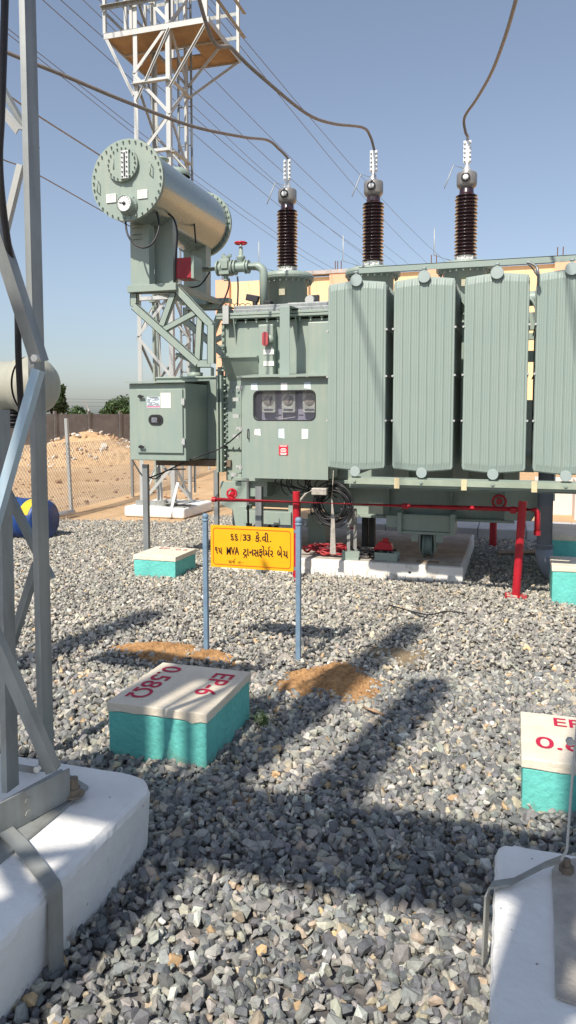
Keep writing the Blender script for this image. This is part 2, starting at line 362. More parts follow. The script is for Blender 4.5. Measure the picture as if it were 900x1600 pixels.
def sandh(x, y):
    far = np.clip((y - 13.5 + 0.25 * (x + 8)) / 9, 0, 1)
    d = np.minimum(np.minimum(x + 70, 40 - x), np.minimum(y + 30, 70 - y)); edge = np.clip(d / 6, 0, 1)
    left = np.clip((-x - 4.5) / 2.5, 0, 1)
    return -0.035 + (far * (0.12 + 0.20 * left) + 0.03 * vnoise(x, y, 1.1, 1) * (0.3 + far) + 0.015 * vnoise(x, y, 4, 2) * (0.2 + far)) - (1 - edge) * 0.35
g2 = heightfield('sandy_terrain', -70, 40, -30, 70, 300, 280, sandh, SAND); tag(g2, kind='structure')

# gravel bed sheet under the stones
def bedmat():
    m, nt, b = newmat('gravel_bed'); N, L = nt.nodes, nt.links
    tc = N.new('ShaderNodeTexCoord'); vo = N.new('ShaderNodeTexVoronoi'); vo.inputs['Scale'].default_value = 24
    L.new(tc.outputs['Object'], vo.inputs['Vector'])
    cr = N.new('ShaderNodeValToRGB'); cr.color_ramp.elements[0].color = (0.07, 0.07, 0.075, 1); cr.color_ramp.elements[1].color = (0.22, 0.20, 0.18, 1)
    sp_ = N.new('ShaderNodeSeparateColor'); L.new(vo.outputs['Color'], sp_.inputs['Color']); L.new(sp_.outputs[0], cr.inputs['Fac'])
    L.new(cr.outputs['Color'], b.inputs['Base Color']); b.inputs['Roughness'].default_value = 0.9
    bp = N.new('ShaderNodeBump'); bp.inputs['Distance'].default_value = 0.02; L.new(vo.outputs['Distance'], bp.inputs['Height']); L.new(bp.outputs['Normal'], b.inputs['Normal'])
    return m
def bed_edge(x):   # back edge of the gravel, y as a function of x
    return np.where(x < -4.9, 10.1 + 0.10 * np.sin(x * 2.1) + 0.04 * (x + 6), 11.2)
mb = MB()
xs = np.linspace(-14, 9, 60)
vs = [(x, -9, -0.004) for x in xs] + [(x, float(bed_edge(np.array(x))), -0.004) for x in xs]
n = len(xs); mb.add(vs, [(i, i + 1, n + i + 1, n + i) for i in range(n - 1)])
o = mb.build('gravel_bed', bedmat(), base=(0, 0, 0)); tag(o, kind='structure')

def stonemat():
    m, nt, b = newmat('crushed_stone'); N, L = nt.nodes, nt.links
    at = N.new('ShaderNodeAttribute'); at.attribute_name = 'col'
    tc = N.new('ShaderNodeTexCoord'); nz = N.new('ShaderNodeTexNoise'); nz.inputs['Scale'].default_value = 55; nz.inputs['Detail'].default_value = 5; nz.inputs['Roughness'].default_value = 0.75
    L.new(tc.outputs['Object'], nz.inputs['Vector'])
    mr = N.new('ShaderNodeMapRange'); mr.inputs['From Min'].default_value = 0.3; mr.inputs['From Max'].default_value = 0.7; mr.inputs['To Min'].default_value = 0.72; mr.inputs['To Max'].default_value = 1.3
    L.new(nz.outputs['Fac'], mr.inputs['Value'])
    mx = N.new('ShaderNodeMix'); mx.data_type = 'RGBA'; mx.blend_type = 'MULTIPLY'; mx.inputs[0].default_value = 1
    L.new(at.outputs['Color'], mx.inputs[6]); L.new(mr.outputs['Result'], mx.inputs[7]); L.new(mx.outputs[2], b.inputs['Base Color'])
    b.inputs['Roughness'].default_value = 0.72
    bp = N.new('ShaderNodeBump'); bp.inputs['Strength'].default_value = 0.5; bp.inputs['Distance'].default_value = 0.004
    L.new(nz.outputs['Fac'], bp.inputs['Height']); L.new(bp.outputs['Normal'], b.inputs['Normal'])
    return m
STONE = stonemat()
def rock_proto(seed, npts):
    rs = random.Random(seed); bm = bmesh.new()
    ax = (1.08, rs.uniform(0.52, 0.88), rs.uniform(0.36, 0.66))
    for i in range(npts):
        zz = 1 - 2 * (i + 0.5) / npts; a = i * 2.39996 + rs.uniform(-.55, .55); rr = math.sqrt(max(0, 1 - zz * zz)); q = rs.uniform(0.72, 1.15)
        # push towards a box so that the faces turn out flat and angular
        p = [math.cos(a) * rr, math.sin(a) * rr, zz]; mxx = max(abs(c) for c in p); k = 0.55 + 0.45 * (1 / mxx) * 0.85
        bm.verts.new((p[0] * k * q * ax[0], p[1] * k * q * ax[1], p[2] * k * q * ax[2]))
    r = bmesh.ops.convex_hull(bm, input=bm.verts)
    junk = [v for v in bm.verts if not v.link_faces]
    for v in junk: bm.verts.remove(v)
    bmesh.ops.triangulate(bm, faces=bm.faces); bm.verts.index_update()
    V_ = np.array([v.co[:] for v in bm.verts]); F_ = np.array([[v.index for v in f.verts] for f in bm.faces]); bm.free()
    return V_ * 0.5, F_
PA = [rock_proto(i, 11 + i % 4) for i in range(20)]; PB = [rock_proto(100 + i, 9) for i in range(10)]
def rand_rot(n):
    q = RNG.normal(size=(n, 4)); q[:, 1:3] *= 0.45; q /= np.linalg.norm(q, axis=1)[:, None]; a, b, c, d = q.T
    return np.stack([np.stack([1 - 2 * (c * c + d * d), 2 * (b * c - a * d), 2 * (b * d + a * c)], -1),
                     np.stack([2 * (b * c + a * d), 1 - 2 * (b * b + d * d), 2 * (c * d - a * b)], -1),
                     np.stack([2 * (b * d - a * c), 2 * (c * d + a * b), 1 - 2 * (b * b + c * c)], -1)], 1)
def stone_colors(n):
    base = np.empty((n, 3)); r = RNG.random(n)
    pal = [(0.26, (0.115, 0.118, 0.130)), (0.50, (0.19, 0.19, 0.195)), (0.76, (0.29, 0.28, 0.265)), (0.91, (0.40, 0.36, 0.315)), (0.96, (0.46, 0.37, 0.27)), (0.972, (0.50, 0.33, 0.17)), (1.01, (0.60, 0.58, 0.54))]
    lo = 0
    for hi, c in pal:
        k = (r >= lo) & (r < hi); base[k] = c; lo = hi
    return base * RNG.uniform(0.72, 1.35, (n, 1)) * RNG.uniform(0.95, 1.05, (n, 3))
FOOT = [(-1.83, -1.34, 3.08, 3.62), (0.09, 0.9, 3.15, 3.6), (0.37, 1.1, 6.8, 7.3), (-3.68, -3.25, 6.75, 7.2), (-3, -0.5, 7.4, 10), (-2.6, -1.34, -.5, 2.5), (0.0, 1.1, -.5, 2.35), (-6.1, -5.2, 11.0, 12)]
def stones(name, y0, y1, dens, size, protos, tagdo=True):
    # positions in the camera's field (plus a margin), in view coordinates, then turned into world
    area_n = int(dens * (0.43 * (y1 ** 2 - y0 ** 2) + 2.0 * (y1 - y0)))
    Y = np.sqrt(RNG.random(area_n) * (y1 ** 2 - y0 ** 2) + y0 ** 2); hw = 0.43 * Y + 1.0
    X = RNG.uniform(-1, 1, area_n) * hw
    x = X * ct - Y * st; y = X * st + Y * ct
    k = (y < bed_edge(x) + RNG.normal(0, 0.12, area_n)) & (x > -13) & (x < 8)
    for a, b, c, d in FOOT: k &= ~((x > a) & (x < b) & (y > c) & (y < d))
    x, y = x[k], y[k]; n = len(x)
    s = size * np.exp(RNG.normal(0, 0.30, n)); s = np.clip(s, size * 0.45, size * 2.1)
    z = RNG.uniform(-0.012, 0.022, n) + 0.018 * vnoise(x, y, 2.2, 5) + 0.006
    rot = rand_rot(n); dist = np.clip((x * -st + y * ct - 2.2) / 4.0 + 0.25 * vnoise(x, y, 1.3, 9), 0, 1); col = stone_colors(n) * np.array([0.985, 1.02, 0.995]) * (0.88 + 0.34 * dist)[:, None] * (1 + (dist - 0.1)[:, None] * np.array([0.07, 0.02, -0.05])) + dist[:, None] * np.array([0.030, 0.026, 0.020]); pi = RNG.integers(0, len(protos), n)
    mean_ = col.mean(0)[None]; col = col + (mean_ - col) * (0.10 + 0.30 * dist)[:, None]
    AV, AF, AC = [], [], []; off = 0
    for p, (pv, pf) in enumerate(protos):
        k = np.where(pi == p)[0]; m = len(k)
        if not m: continue
        vv = np.einsum('nij,vj->nvi', rot[k], pv) * s[k][:, None, None]; vv += np.stack([x[k], y[k], z[k]], -1)[:, None, :]
        AV.append(vv.reshape(-1, 3)); ff = (pf[None] + (np.arange(m) * len(pv))[:, None, None] + off).reshape(-1, 3); AF.append(ff)
        AC.append(np.repeat(col[k], len(pf), 0)); off += m * len(pv)
    Vv = np.concatenate(AV).astype(np.float32); Ff = np.concatenate(AF).astype(np.int32); Cc = np.concatenate(AC)
    me = bpy.data.meshes.new(name); me.vertices.add(len(Vv)); me.vertices.foreach_set('co', Vv.ravel())
    me.loops.add(len(Ff) * 3); me.loops.foreach_set('vertex_index', Ff.ravel()); me.polygons.add(len(Ff))
    me.polygons.foreach_set('loop_start', np.arange(0, len(Ff) * 3, 3, dtype=np.int32)); 
    me.update(calc_edges=True); me.polygons.foreach_set('use_smooth', np.zeros(len(Ff), dtype=bool))
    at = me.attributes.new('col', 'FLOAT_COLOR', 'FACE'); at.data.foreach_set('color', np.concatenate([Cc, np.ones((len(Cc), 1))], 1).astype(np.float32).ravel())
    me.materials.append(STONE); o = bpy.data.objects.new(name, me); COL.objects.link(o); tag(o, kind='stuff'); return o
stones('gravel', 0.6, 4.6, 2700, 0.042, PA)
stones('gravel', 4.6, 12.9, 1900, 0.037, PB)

# ================================================================== sand piles, weed, twig by the sign
def clodmat(name, c1, c2):
    m = mat(name, c1, 0.95, scale=14, col2=c2, bump=1.0, bscale=55, detail=9); return m
CLAY = clodmat('orange_clay_soil', (0.46, 0.265, 0.115), (0.23, 0.12, 0.05))
def pile(name, cx, cy, rx, ry, h, label, cat, m, seed=0, skew=0.0, rot=0.0, res=70, amp=0.35):
    rs = np.random.default_rng(seed); t = np.linspace(-1.25, 1.25, res); gx, gy = np.meshgrid(t, t)
    r = np.sqrt(gx ** 2 + gy ** 2); ang = np.arctan2(gy, gx); rad = 1 + 0.16 * np.sin(ang * 3 + seed) + 0.10 * np.sin(ang * 5 + 2 * seed) + 0.06 * np.sin(ang * 9)
    z = np.clip(1 - (r / rad) ** 1.6, -0.4, 1); z = z * (1 + amp * vnoise(gx, gy, 5, seed)) + 0.14 * vnoise(gx, gy, 14, seed + 1) + 0.14 * vnoise(gx, gy, 34, seed + 2) + rs.normal(0, 0.07, gx.shape)
    z = z * h - 0.002; x = (gx + skew * z) * rx; y = gy * ry; c, s = math.cos(rot), math.sin(rot)
    vs = np.stack([x * c - y * s, x * s + y * c, z], -1).reshape(-1, 3)
    keep = (r < 1.22).reshape(-1); fs = []
    for j in range(res - 1):
        for i in range(res - 1):
            q = (j * res + i, j * res + i + 1, (j + 1) * res + i + 1, (j + 1) * res + i)
            if all(keep[a] for a in q): fs.append(q)
    me = bpy.data.meshes.new(name); me.from_pydata(vs.tolist(), [], fs); me.materials.append(m)
    o = bpy.data.objects.new(name, me); COL.objects.link(o); o.location = (cx, cy, 0.0); tag(o, label, cat); return o
p = GZ(515, 1075); pile('soil_pile', p.x, p.y + .04, 0.38, 0.36, 0.085, 'orange brown soil spoil heap at the foot of the right sign post', 'soil pile', CLAY, 3)
p = GZ(250, 1022); pile('soil_pile', p.x, p.y, 0.34, 0.17, 0.08, 'orange brown soil heap behind the lid of the nearest turquoise pit', 'soil pile', CLAY, 5)
p = GZ(330, 1030); pile('soil_pile', p.x, p.y, 0.20, 0.12, 0.06, 'small soil heap round the foot of the left sign post', 'soil pile', CLAY, 9)
p = GZ(625, 1026); pile('soil_pile', p.x, p.y, 0.26, 0.20, 0.035, 'thin dull smear of soil on the gravel right of the sign', 'soil pile', clodmat('dull_soil', (0.27, 0.20, 0.12), (0.15, 0.12, 0.08)), 12)
p = GZ(444, 1033); pile('cement_dab', p.x, p.y, 0.075, 0.06, 0.055, 'grey cement dab left beside the right sign post', 'cement', PADC, 15, amp=0.1)
p = GZ(383, 1255); pile('soil_pile', p.x, p.y, 0.10, 0.09, 0.028, 'small patch of pale soil on dark gravel before the nearest turquoise pit', 'soil pile', clodmat('pale_soil', (0.46, 0.30, 0.16), (0.25, 0.17, 0.1)), 21)
# weed
mb = MB(); p = GZ(410, 1140)
for i in range(46):
    a = random.uniform(0, 6.28); L_ = random.uniform(0.05, 0.12); c = p + Vector((random.gauss(0, .022), random.gauss(0, .022), 0.015)); d = Vector((math.cos(a), math.sin(a), 0))
    mb.tube([c, c + d * L_ * .25 + Vector((0, 0, L_ * .55)), c + d * L_ * .75 + Vector((0, 0, L_ * .75))], [0.0022, 0.0018, 0.0004], 3)
tag(mb.build('weed', GRASSM), 'small tuft of green grass beside the nearest turquoise pit', 'weed')
mb = MB(); mb.tube([GZ(566, 1104, .04), GZ(583, 1110, .045), GZ(601, 1117, .035)], [0.008, 0.009, 0.005], 6)
tag(mb.build('twig', mat('pale_wood', (0.42, 0.26, 0.16), 0.8)), 'thin brown stick lying on the gravel right of the soil heap', 'twig')
mb = MB(); pts = [GZ(607, 945, .05), GZ(625, 950, .05), GZ(650, 957, .045), GZ(672, 960, .05), GZ(700, 955, .05), GZ(730, 959, .045)]
mb.tube(bez(pts), 0.006, 5); tag(mb.build('loose_cable', BLACK), 'thin black cable lying on the gravel before the red post', 'cable')

# ================================================================== earth pits
def inscription(body, p0, size, rot, m, name, parent, z, off=0.012, squash=1.0):
    vs, fs = text_mesh(body, 1.0, off, 0.0); c, s = math.cos(rot), math.sin(rot); mb = MB()
    vv = []
    for x, y, _ in vs:
        x = x * size * squash; y = y * size; vv.append((p0[0] + x * c - y * s, p0[1] + x * s + y * c, z))
    mb.add(vv, fs); return mb.build(name, m, parent)
def pit(u0, u1, v0, v1, h, lid, label, rotz=0.0, name='earth_pit', lidname='lid', over=0.006):
    c = Vector(((u0 + u1) / 2, (v0 + v1) / 2, 0)); t = thing(name, c, label, 'earth pit', 'turquoise earth pits with cream lids')
    b = MB().box(u0, u1, v0, v1, -0.04, h - lid).build('masonry_box', TURQ, t, bevel=0.006)
    # uneven cast lid
    mb = MB(); nx = 14; rs = random.Random(int(u0 * 100)); a0, a1, b0, b1 = u0 - over, u1 + over, v0 - over, v1 + over
    ring = [(a0 + (a1 - a0) * i / nx, b0) for i in range(nx)] + [(a1, b0 + (b1 - b0) * i / nx) for i in range(nx)] + [(a1 - (a1 - a0) * i / nx, b1) for i in range(nx)] + [(a0, b1 - (b1 - b0) * i / nx) for i in range(nx)]
    n = len(ring); low = [Vector((x, y, h - lid + 0.0015 + rs.uniform(-0.004, 0.003))) for x, y in ring]; up = [Vector((x + rs.uniform(-.001, .001), y, h)) for x, y in ring]
    mb.add(low + up, [(i, (i + 1) % n, n + (i + 1) % n, n + i) for i in range(n)] + [tuple(range(n, 2 * n)), tuple(range(n))[::-1]])
    mb.build(lidname, CREAM, t, bevel=0.005)
    return t
t = pit(-1.84, -1.33, 3.06, 3.645, 0.282, 0.047, 'large turquoise pit whose cream lid reads EP-6 in red')
inscription('EP-6', (-1.490, 3.580), 0.158, -math.pi / 2, REDTXT, 'lettering', t, 0.2845, 0.010, 1.10)
inscription('0.58Ω', (-1.795, 3.60), 0.148, -math.pi / 2, REDTXT, 'lettering', t, 0.2845, 0.010, 1.28)
t = pit(0.064, 0.62, 3.13, 3.63, 0.235, 0.045, 'turquoise pit at the right edge whose lid begins with a red E')
inscription('EP', (0.195, 3.50), 0.135, 0, REDTXT, 'lettering', t, 0.2375, 0.008, 1.0)
inscription('0.6', (0.115, 3.245), 0.165, 0, REDTXT, 'lettering', t, 0.2375, 0.008, 1.0)
t = pit(-3.70, -3.235, 6.70, 7.20, 0.235, 0.05, 'turquoise pit in front of the galvanised leg under the left cabinet')
inscription('EP', (-3.62, 7.08), 0.10, 0, REDTXT, 'lettering', t, 0.2375, 0.0, 1.2)
inscription('0.6', (-3.42, 7.06), 0.10, 0, REDTXT, 'lettering', t, 0.2375, 0.0, 1.2)
pit(0.345, 0.95, 6.77, 7.27, 0.345, 0.048, 'front one of two turquoise pits by the grey drain pipe')
t = pit(V(861, 850, 7.75).x, 1.2, 7.75, 8.55, V(861, 835, 7.75).z, 0.055, 'shaded turquoise pit with grey slab behind the sunlit one by the drain pipe')

# ================================================================== sign
y = 4.65
t = thing('bay_sign', (-1.68, y, 0), 'yellow sign board with black Gujarati lettering on two blue posts', 'sign')
SX0, SX1, SZ0, SZ1 = -1.975, -1.382, 0.618, 0.908
MB().prism(rrect(SX0, SX1, SZ0, SZ1, 0.008, y - 0.004, 3), (0, 0.008, 0)).build('board', YEL, t)
MB().bar((SX0 - .005, y + .008, SZ0 + .02), (SX1 + .02, y + .008, SZ0 + .02), .008, .02).bar((SX0 - .005, y + .008, SZ1 - .02), (SX1 + .02, y + .008, SZ1 - .02), .008, .02).build('rear_rail', BLUEP, t)
mb = MB(); outer = rrect(SX0 + .018, SX1 - .018, SZ0 + .018, SZ1 - .018, 0.022, y - .0056); inner = rrect(SX0 + .0225, SX1 - .0225, SZ0 + .0225, SZ1 - .0225, 0.018, y - .0056); n = len(outer)
mb.add(outer + inner, [(i, (i + 1) % n, n + (i + 1) % n, n + i) for i in range(n)]); mb.build('border_line', SIGNRED, t)
def sign_pt(zx, zy, dy=-0.0058):
    s = (zx - 35) / 827; t_ = (zy - (28 + 44 * s)) / (434 + 10 * s)
    return Vector((SX0 + s * (SX1 - SX0), y + dy, SZ1 - t_ * (SZ1 - SZ0)))
mb = MB()
def glyph(txt, x0, x1, y0, y1, off=0.03):
    vs, fs = text_mesh(txt, 1.0, 0.008); a = np.array(vs); lo, hi = a.min(0), a.max(0)
    for q_, (dx, dz) in enumerate(((-1.6, 0), (1.6, 0), (0, 1.2)) if off > .02 else ((0, 0),)):
        vv = [sign_pt(dx + x0 + (v[0] - lo[0]) / (hi[0] - lo[0]) * (x1 - x0), dz + y1 - (v[1] - lo[1]) / (hi[1] - lo[1]) * (y1 - y0), dy=-.0058 - .00025 * q_) for v in vs]
        mb.add(vv, fs)
def stroke(pts, wd=9):
    P = [Vector(p) for p in pts]
    for a, b in zip(P[:-1], P[1:]):
        d = (b - a).normalized(); n_ = Vector((-d.y, d.x)) * wd / 2; e = d * wd * .3
        mb.add([sign_pt(*(q), dy=-.0062) for q in ((a - e + n_), (b + e + n_), (b + e - n_), (a - e - n_))], [(0, 1, 2, 3)])
glyph('૬', 240, 272, 122, 190); glyph('૬', 281, 313, 124, 194); stroke([(350, 120), (337, 200)], 3)
glyph('3', 363, 400, 128, 192, .05); glyph('3', 406, 442, 130, 195, .05)
glyph('કે', 488, 530, 105, 205); glyph('.', 536, 547, 190, 202, .05); glyph('વી', 556, 620, 112, 210); glyph('.', 632, 644, 196, 208, .05)
glyph('૧', 80, 108, 255, 325); glyph('૫', 114, 153, 262, 332)
glyph('MVA', 200, 324, 258, 338, .045)
glyph('ટ', 366, 402, 280, 345); stroke([(398, 340), (372, 372)], 7); stroke([(398, 338), (402, 372)], 7)
glyph('ા', 409, 424, 275, 348); glyph('ન', 428, 470, 282, 350); glyph('સ', 470, 522, 285, 358)
glyph('ફો', 524, 582, 245, 368); glyph('મ', 586, 630, 290, 362); stroke([(628, 292), (616, 270), (634, 256)], 7); glyph('ર', 636, 664, 295, 362)
glyph('બે', 705, 752, 252, 366); glyph('ય', 762, 808, 300, 374)
glyph('ચ', 217, 243, 396, 428, .01); glyph('ા', 246, 252, 394, 430, .01); glyph('જ', 256, 284, 398, 430, .01); stroke([(284, 396), (278, 386), (286, 380)], 4)
glyph('ત', 314, 334, 404, 434, .01); glyph('ા', 340, 347, 402, 438, .01); stroke([(357, 421), (372, 422)], 4)
mb.build('lettering', SIGNBLACK, t)
for px in (-2.015, -1.349):
    mb = MB(); mb.box(px - .0165, px + .0165, y - .0165, y + .0165, -0.03, 0.93)
    pobj = mb.build('post', BLUEP, t, bevel=0.004)
    MB().lathe([(0.0, .985), (.012, .984), (.020, .978), (.0225, .965), (.020, .952), (.016, .948), (.0235, .944), (.0235, .934), (.018, .928), (0, .928)], (px, y, 0), n=20).build('post_cap', BLUEP, pobj)

# ================================================================== plinth + rails of transformer
t = thing('concrete_plinth', (-1.7, 8.4, 0), 'low chipped whitewashed concrete plinth carrying the transformer', 'plinth')
mb = MB(); mb.box(-3.0, -0.45, 7.315, 9.45, -0.02, 0.172); mb.build('plinth_body', CHIP, t, bevel=0.012)
mb = MB().box(-2.97, -0.48, 7.36, 9.42, 0.1725, 0.176); mb.build('screed_top', PADC, t)
mb = MB()
rs = random.Random(4); x = -2.95
while x < -0.5:   # cracked, broken plaster line on the front
    w_ = rs.uniform(.03, .10); z1 = 0.075 + rs.uniform(-.02, .015); mb.prism([(x, 7.311, -.01), (x + w_ - .006, 7.311, -.01), (x + w_ - .008, 7.311, z1), (x + .004, 7.311, z1 + rs.uniform(-.012, .012))], (0, -rs.uniform(.004, .012), 0)); x += w_
mb.build('broken_plaster_skirt', CHIP, t)
MB().box(-0.98, -0.955, 7.3125, 7.33, 0.085, 0.105).build('weep_hole', DARK, t)

# ================================================================== TRANSFORMER
T = thing('power_transformer', (-1.6, 8.4, 0.17), 'large grey green oil filled power transformer with ribbed radiators and brown bushings', 'transformer')
V0 = 7.8; TX0, TX1 = -3.12, 0.02
# tank
mb = MB(); mb.box(TX0, TX1, V0, 9.2, 0.92, 2.70)
mb.box(-2.95, TX1 - .0, V0 + .25, 9.15, 0.60, 0.92)
tank = mb.build('tank', GREEN, T, bevel=0.008)
# tank rim with bolts
mb = MB(); mb.box(TX0 - .07, TX1 + .07, V0 - .09, 9.29, 2.72, 2.745); mb.box(TX0 - .07, TX1 + .07, V0 - .09, 9.29, 2.752, 2.78)
for i in range(26):
    x = TX0 + .02 + i * (TX1 - TX0) / 25.5; mb.cyl((x, V0 - .05, 2.67), (x, V0 - .05, 2.80), .010, n=8); mb.bolt((x, V0 - .05, 2.70), (0, 0, 1), .019, .016); mb.bolt((x, V0 - .05, 2.781), (0, 0, 1), .018, .012)
rim = mb.build('cover_rim', GREEN, T, bevel=0.003)
mb = MB(); mb.box(TX0 + .02, TX1 - .02, V0, 9.2, 2.78, 2.83); mb.box(TX0 + .1, -1.95, V0 + .02, V0 + .10, 2.83, 2.87); mb.box(-2.4, TX1 - .1, V0 + .03, V0 + .1, 2.83, 2.88)
mb.build('tank_cover', GALV, T, bevel=0.004)
# stiffeners and shelf on the face
def tpx(x0, x1, y0, y1, v=V0):
    a = V(x0, y1, v); b = V(x1, y0, v); return a.x, b.x, a.z, b.z
mb = MB()
x0, x1, z0, z1 = tpx(350, 409, 558, 585); mb.box(x0, x1, V0 - .17, V0, z1 - .012, z1 + .006)
mb.add([(x0 + .03, V0 - .16, z1 - .012), (x1, V0 - .16, z1 - .012), (x1, V0 - .003, z1 - .012), (x0 + .03, V0 - .003, z1 - .012), (x0 + .05, V0 - .003, z1 - .25), (x1, V0 - .003, z1 - .25)], [(0, 1, 5, 4), (0, 4, 3), (1, 2, 5), (0, 3, 2, 1)])
mb.build('shelf_bracket', GREEN, T)
x0, x1, z0, z1 = tpx(409, 432, 508, 592); MB().box(x0, x1, V0 - .12, V0 + .01, z0 - .4, z1).build('stiffener', GREEN, T, bevel=.014)
x0, x1, z0, z1 = tpx(484, 520, 503, 592); MB().box(x0, x1 + .2, V0 - .09, V0 + .01, z0 - .4, z1).build('stiffener', GREEN, T, bevel=.014)
for xx in (-1.2, -.6, -.1): MB().box(xx, xx + .16, V0 - .09, V0 + .01, 1.0, 2.6).build('stiffener', GREEN, T, bevel=.014)
for xx in (368, 464):
    a = V(xx, 500, V0); MB().prism([(a.x, V0 - .085, 2.72), (a.x, V0, 2.72), (a.x, V0, 2.44)], (.012, 0, 0)).build('gusset', GREEN, T)
# small items on stiffener: red indicator, two plates, vent
c = V(417, 530, V0 - .15); MB().lathe([(0, 0), (.045, 0), (.045, .035), (.0, .035)], (c.x + .03, V0 - .125, c.z), (0, -1, 0), 20).build('indicator_body', GREEN, T)
mb = MB(); pr = rrect(c.x - .04, c.x + .025, c.z - .075, c.z + .075, .03, V0 - .20); mb.prism(pr, (0, .03, 0)); mb.build('indicator_lens', mat('faded_red', (0.52, 0.09, 0.10), .3, var=.1), T)
for py in (548, 566):
    a = V(412, py + 6, V0 - .125); b = V(428, py - 2, V0 - .125); MB().box(a.x, b.x, V0 - .128, V0 - .1215, a.z, b.z).build('small_plate', PAPER, T)
# bolted hand-hole cover left of control cabinet + flanges
x0, x1, z0, z1 = tpx(353, 385, 607, 702); mb = MB().box(x0, x1 + .1, V0 - .025, V0 - .002, z0, z1)
for i in range(11):
    mb.bolt((x0 + .025, V0 - .025, z0 + .03 + i * (z1 - z0 - .06) / 10), (0, -1, 0), .013, .02)
for i in range(3): mb.bolt((x0 + .025 + i * .07, V0 - .025, z1 - .03), (0, -1, 0), .013, .02); mb.bolt((x0 + .025 + i * .07, V0 - .025, z0 + .03), (0, -1, 0), .013, .02)
mb.build('hand_hole_cover', GREEN, T, bevel=.003)
mb = MB(); xf = TX0 - .03
mb.box(xf - .035, xf - .012, V0 - .12, 9.0, 1.02, 2.10); mb.box(xf + .008, xf + .028, V0 - .12, 9.0, 1.02, 2.10)
for i in range(16): z = 1.07 + i * .066; mb.cyl((xf - .055, V0 - .06, z), (xf + .055, V0 - .06, z), .012, n=6)
mb.box(xf + .03, TX0 + .02, V0 + .02, 8.9, 1.06, 2.06)
mb.build('bolted_flange', GREEN, T, bevel=.002)
mb = MB(); mb.box(xf - .0, TX0, V0 - .03, V0 + .02, 2.15, 2.68)   # dark upper strap with bolts
for i in range(7): mb.bolt((xf + .015, V0 - .03, 2.2 + i * .07), (0, -1, 0), .014, .02)
mb.box(xf - .06, TX0 + .01, V0 - .06, V0, 2.42, 2.44); mb.box(xf - .06, TX0 + .01, V0 - .06, V0, 2.15, 2.17); mb.build('edge_strap', GREEN, T)
# tap changer box on the left end
mb = MB(); mb.box(-3.98, xf - .035, 7.80, 8.75, 1.16, 2.08); mb.box(-3.98, xf - .035, 7.78, 8.77, 2.08, 2.10)
tc_ = mb.build('tap_changer_box', GREEN, T, bevel=.006)
mb = MB(); c = V(305, 580, 8.1); mb.lathe([(0, .20), (.05, .20), (.06, .17), (.06, .14), (.085, .14), (.085, .12), (.06, .12), (.06, .06), (.09, .06), (.09, .0), (0, 0)], (c.x, 8.1, 2.10), n=20)
mb.tube(bez([(c.x - .02, 8.1, 2.28), (c.x - .12, 8.05, 2.33), (c.x - .2, 8.0, 2.38)]), .018, 8)
mb.build('relief_valve', GREEN, T)
MB().box(-3.45, -3.17, 8.6, 8.63, 2.1, 2.2).build('top_fitting', GREEN, T); MB().cyl((-3.32, 7.9, 2.1), (-3.32, 7.9, 2.2), .02, n=8).build('top_fitting', GREEN, T); MB().cyl((-3.25, 8.0, 2.1), (-3.25, 8.0, 2.17), .03, n=10).build('top_fitting', GREEN, T); MB().box(-3.22, -3.17, 7.80, 7.83, 2.1, 2.20).build('top_fitting', GREEN, T)
MB().box(-3.98, xf + .1, 7.76, 8.7, 1.08, 1.155).build('support_shelf', mat('rusty_angle', (0.16, 0.12, 0.09), .8, var=.3), T)
MB().tube(bez([V(200 + 5, 715, 7.5), V(225, 745, 7.4), V(250, 740, 7.4), V(300, 717, 7.3), V(345, 700, 7.5), V(380, 672, 7.4)]), .009, 6).build('cable', BLACK, T)
MB().tube(bez([V(228, 730, 7.5), V(230, 742, 7.4), V(243, 748, 7.4), V(262, 735, 7.4), V(290, 733, 7.5)]), .007, 6).build('cable', BLACK, T)

# ---- left cabinet (tap changer drive)
CU0, CU1, CZ0, CZ1, CV = -4.0, -3.335, 1.172, 2.0, 7.2
mb = MB(); mb.box(CU0, CU1, CV, 7.795, CZ0, CZ1)
cabL = mb.build('drive_cabinet', GREEN, T, bevel=.008)
a0, a1, b0, b1 = -3.90, -3.36, 1.255, 1.935
MB().box(a0, a1, CV - .024, CV - .002, b0, b1).build('door', GREEN, cabL, bevel=.005)
MB().prism([(CU0 - .02, CV - .055, 2.002), (CU0 - .02, 7.80, 2.04), (CU0 - .02, 7.80, 2.052), (CU0 - .02, CV - .055, 2.016)], (CU1 - CU0 + .04, 0, 0)).build('rain_hood', GREEN, cabL)
for zz in (1.86, 1.32):
    mb = MB(); mb.cyl((a0 + .05, CV - .024, zz), (a0 + .05, CV - .05, zz), .018, n=10); mb.box(a0 + .035, a0 + .10, CV - .062, CV - .048, zz - .012, zz + .008); mb.build('handle', BLACK, cabL)
for zz in (1.80, 1.38): MB().cyl((a1 + .012, CV - .02, zz - .04), (a1 + .012, CV - .02, zz + .04), .009, n=8).box(a1 - .012, a1 + .024, CV - .029, CV - .0245, zz - .03, zz + .03).build('hinge', GALVWHITE, cabL)
mb = MB(); mb.prism(rrect(-3.755, -3.585, 1.555, 1.665, .053, CV - .036), (0, .011, 0)); mb.build('window_frame', BLACK, cabL)
mb = MB(); mb.prism(rrect(-3.732, -3.608, 1.575, 1.645, .034, CV - .041), (0, .004, 0)); mb.build('window_pane', GLASSD, cabL)
mb = MB(); mb.prism(rrect(-3.715, -3.65, 1.583, 1.635, .01, CV - .0435), (0, .002, 0)); mb.prism(rrect(-3.70, -3.63, 1.5765, 1.5795, .001, CV - .0435), (0, .002, 0)); mb.build('window_reading', mat('grey_dial', (0.16, 0.17, 0.2), .4, var=.3, scale=60), cabL)
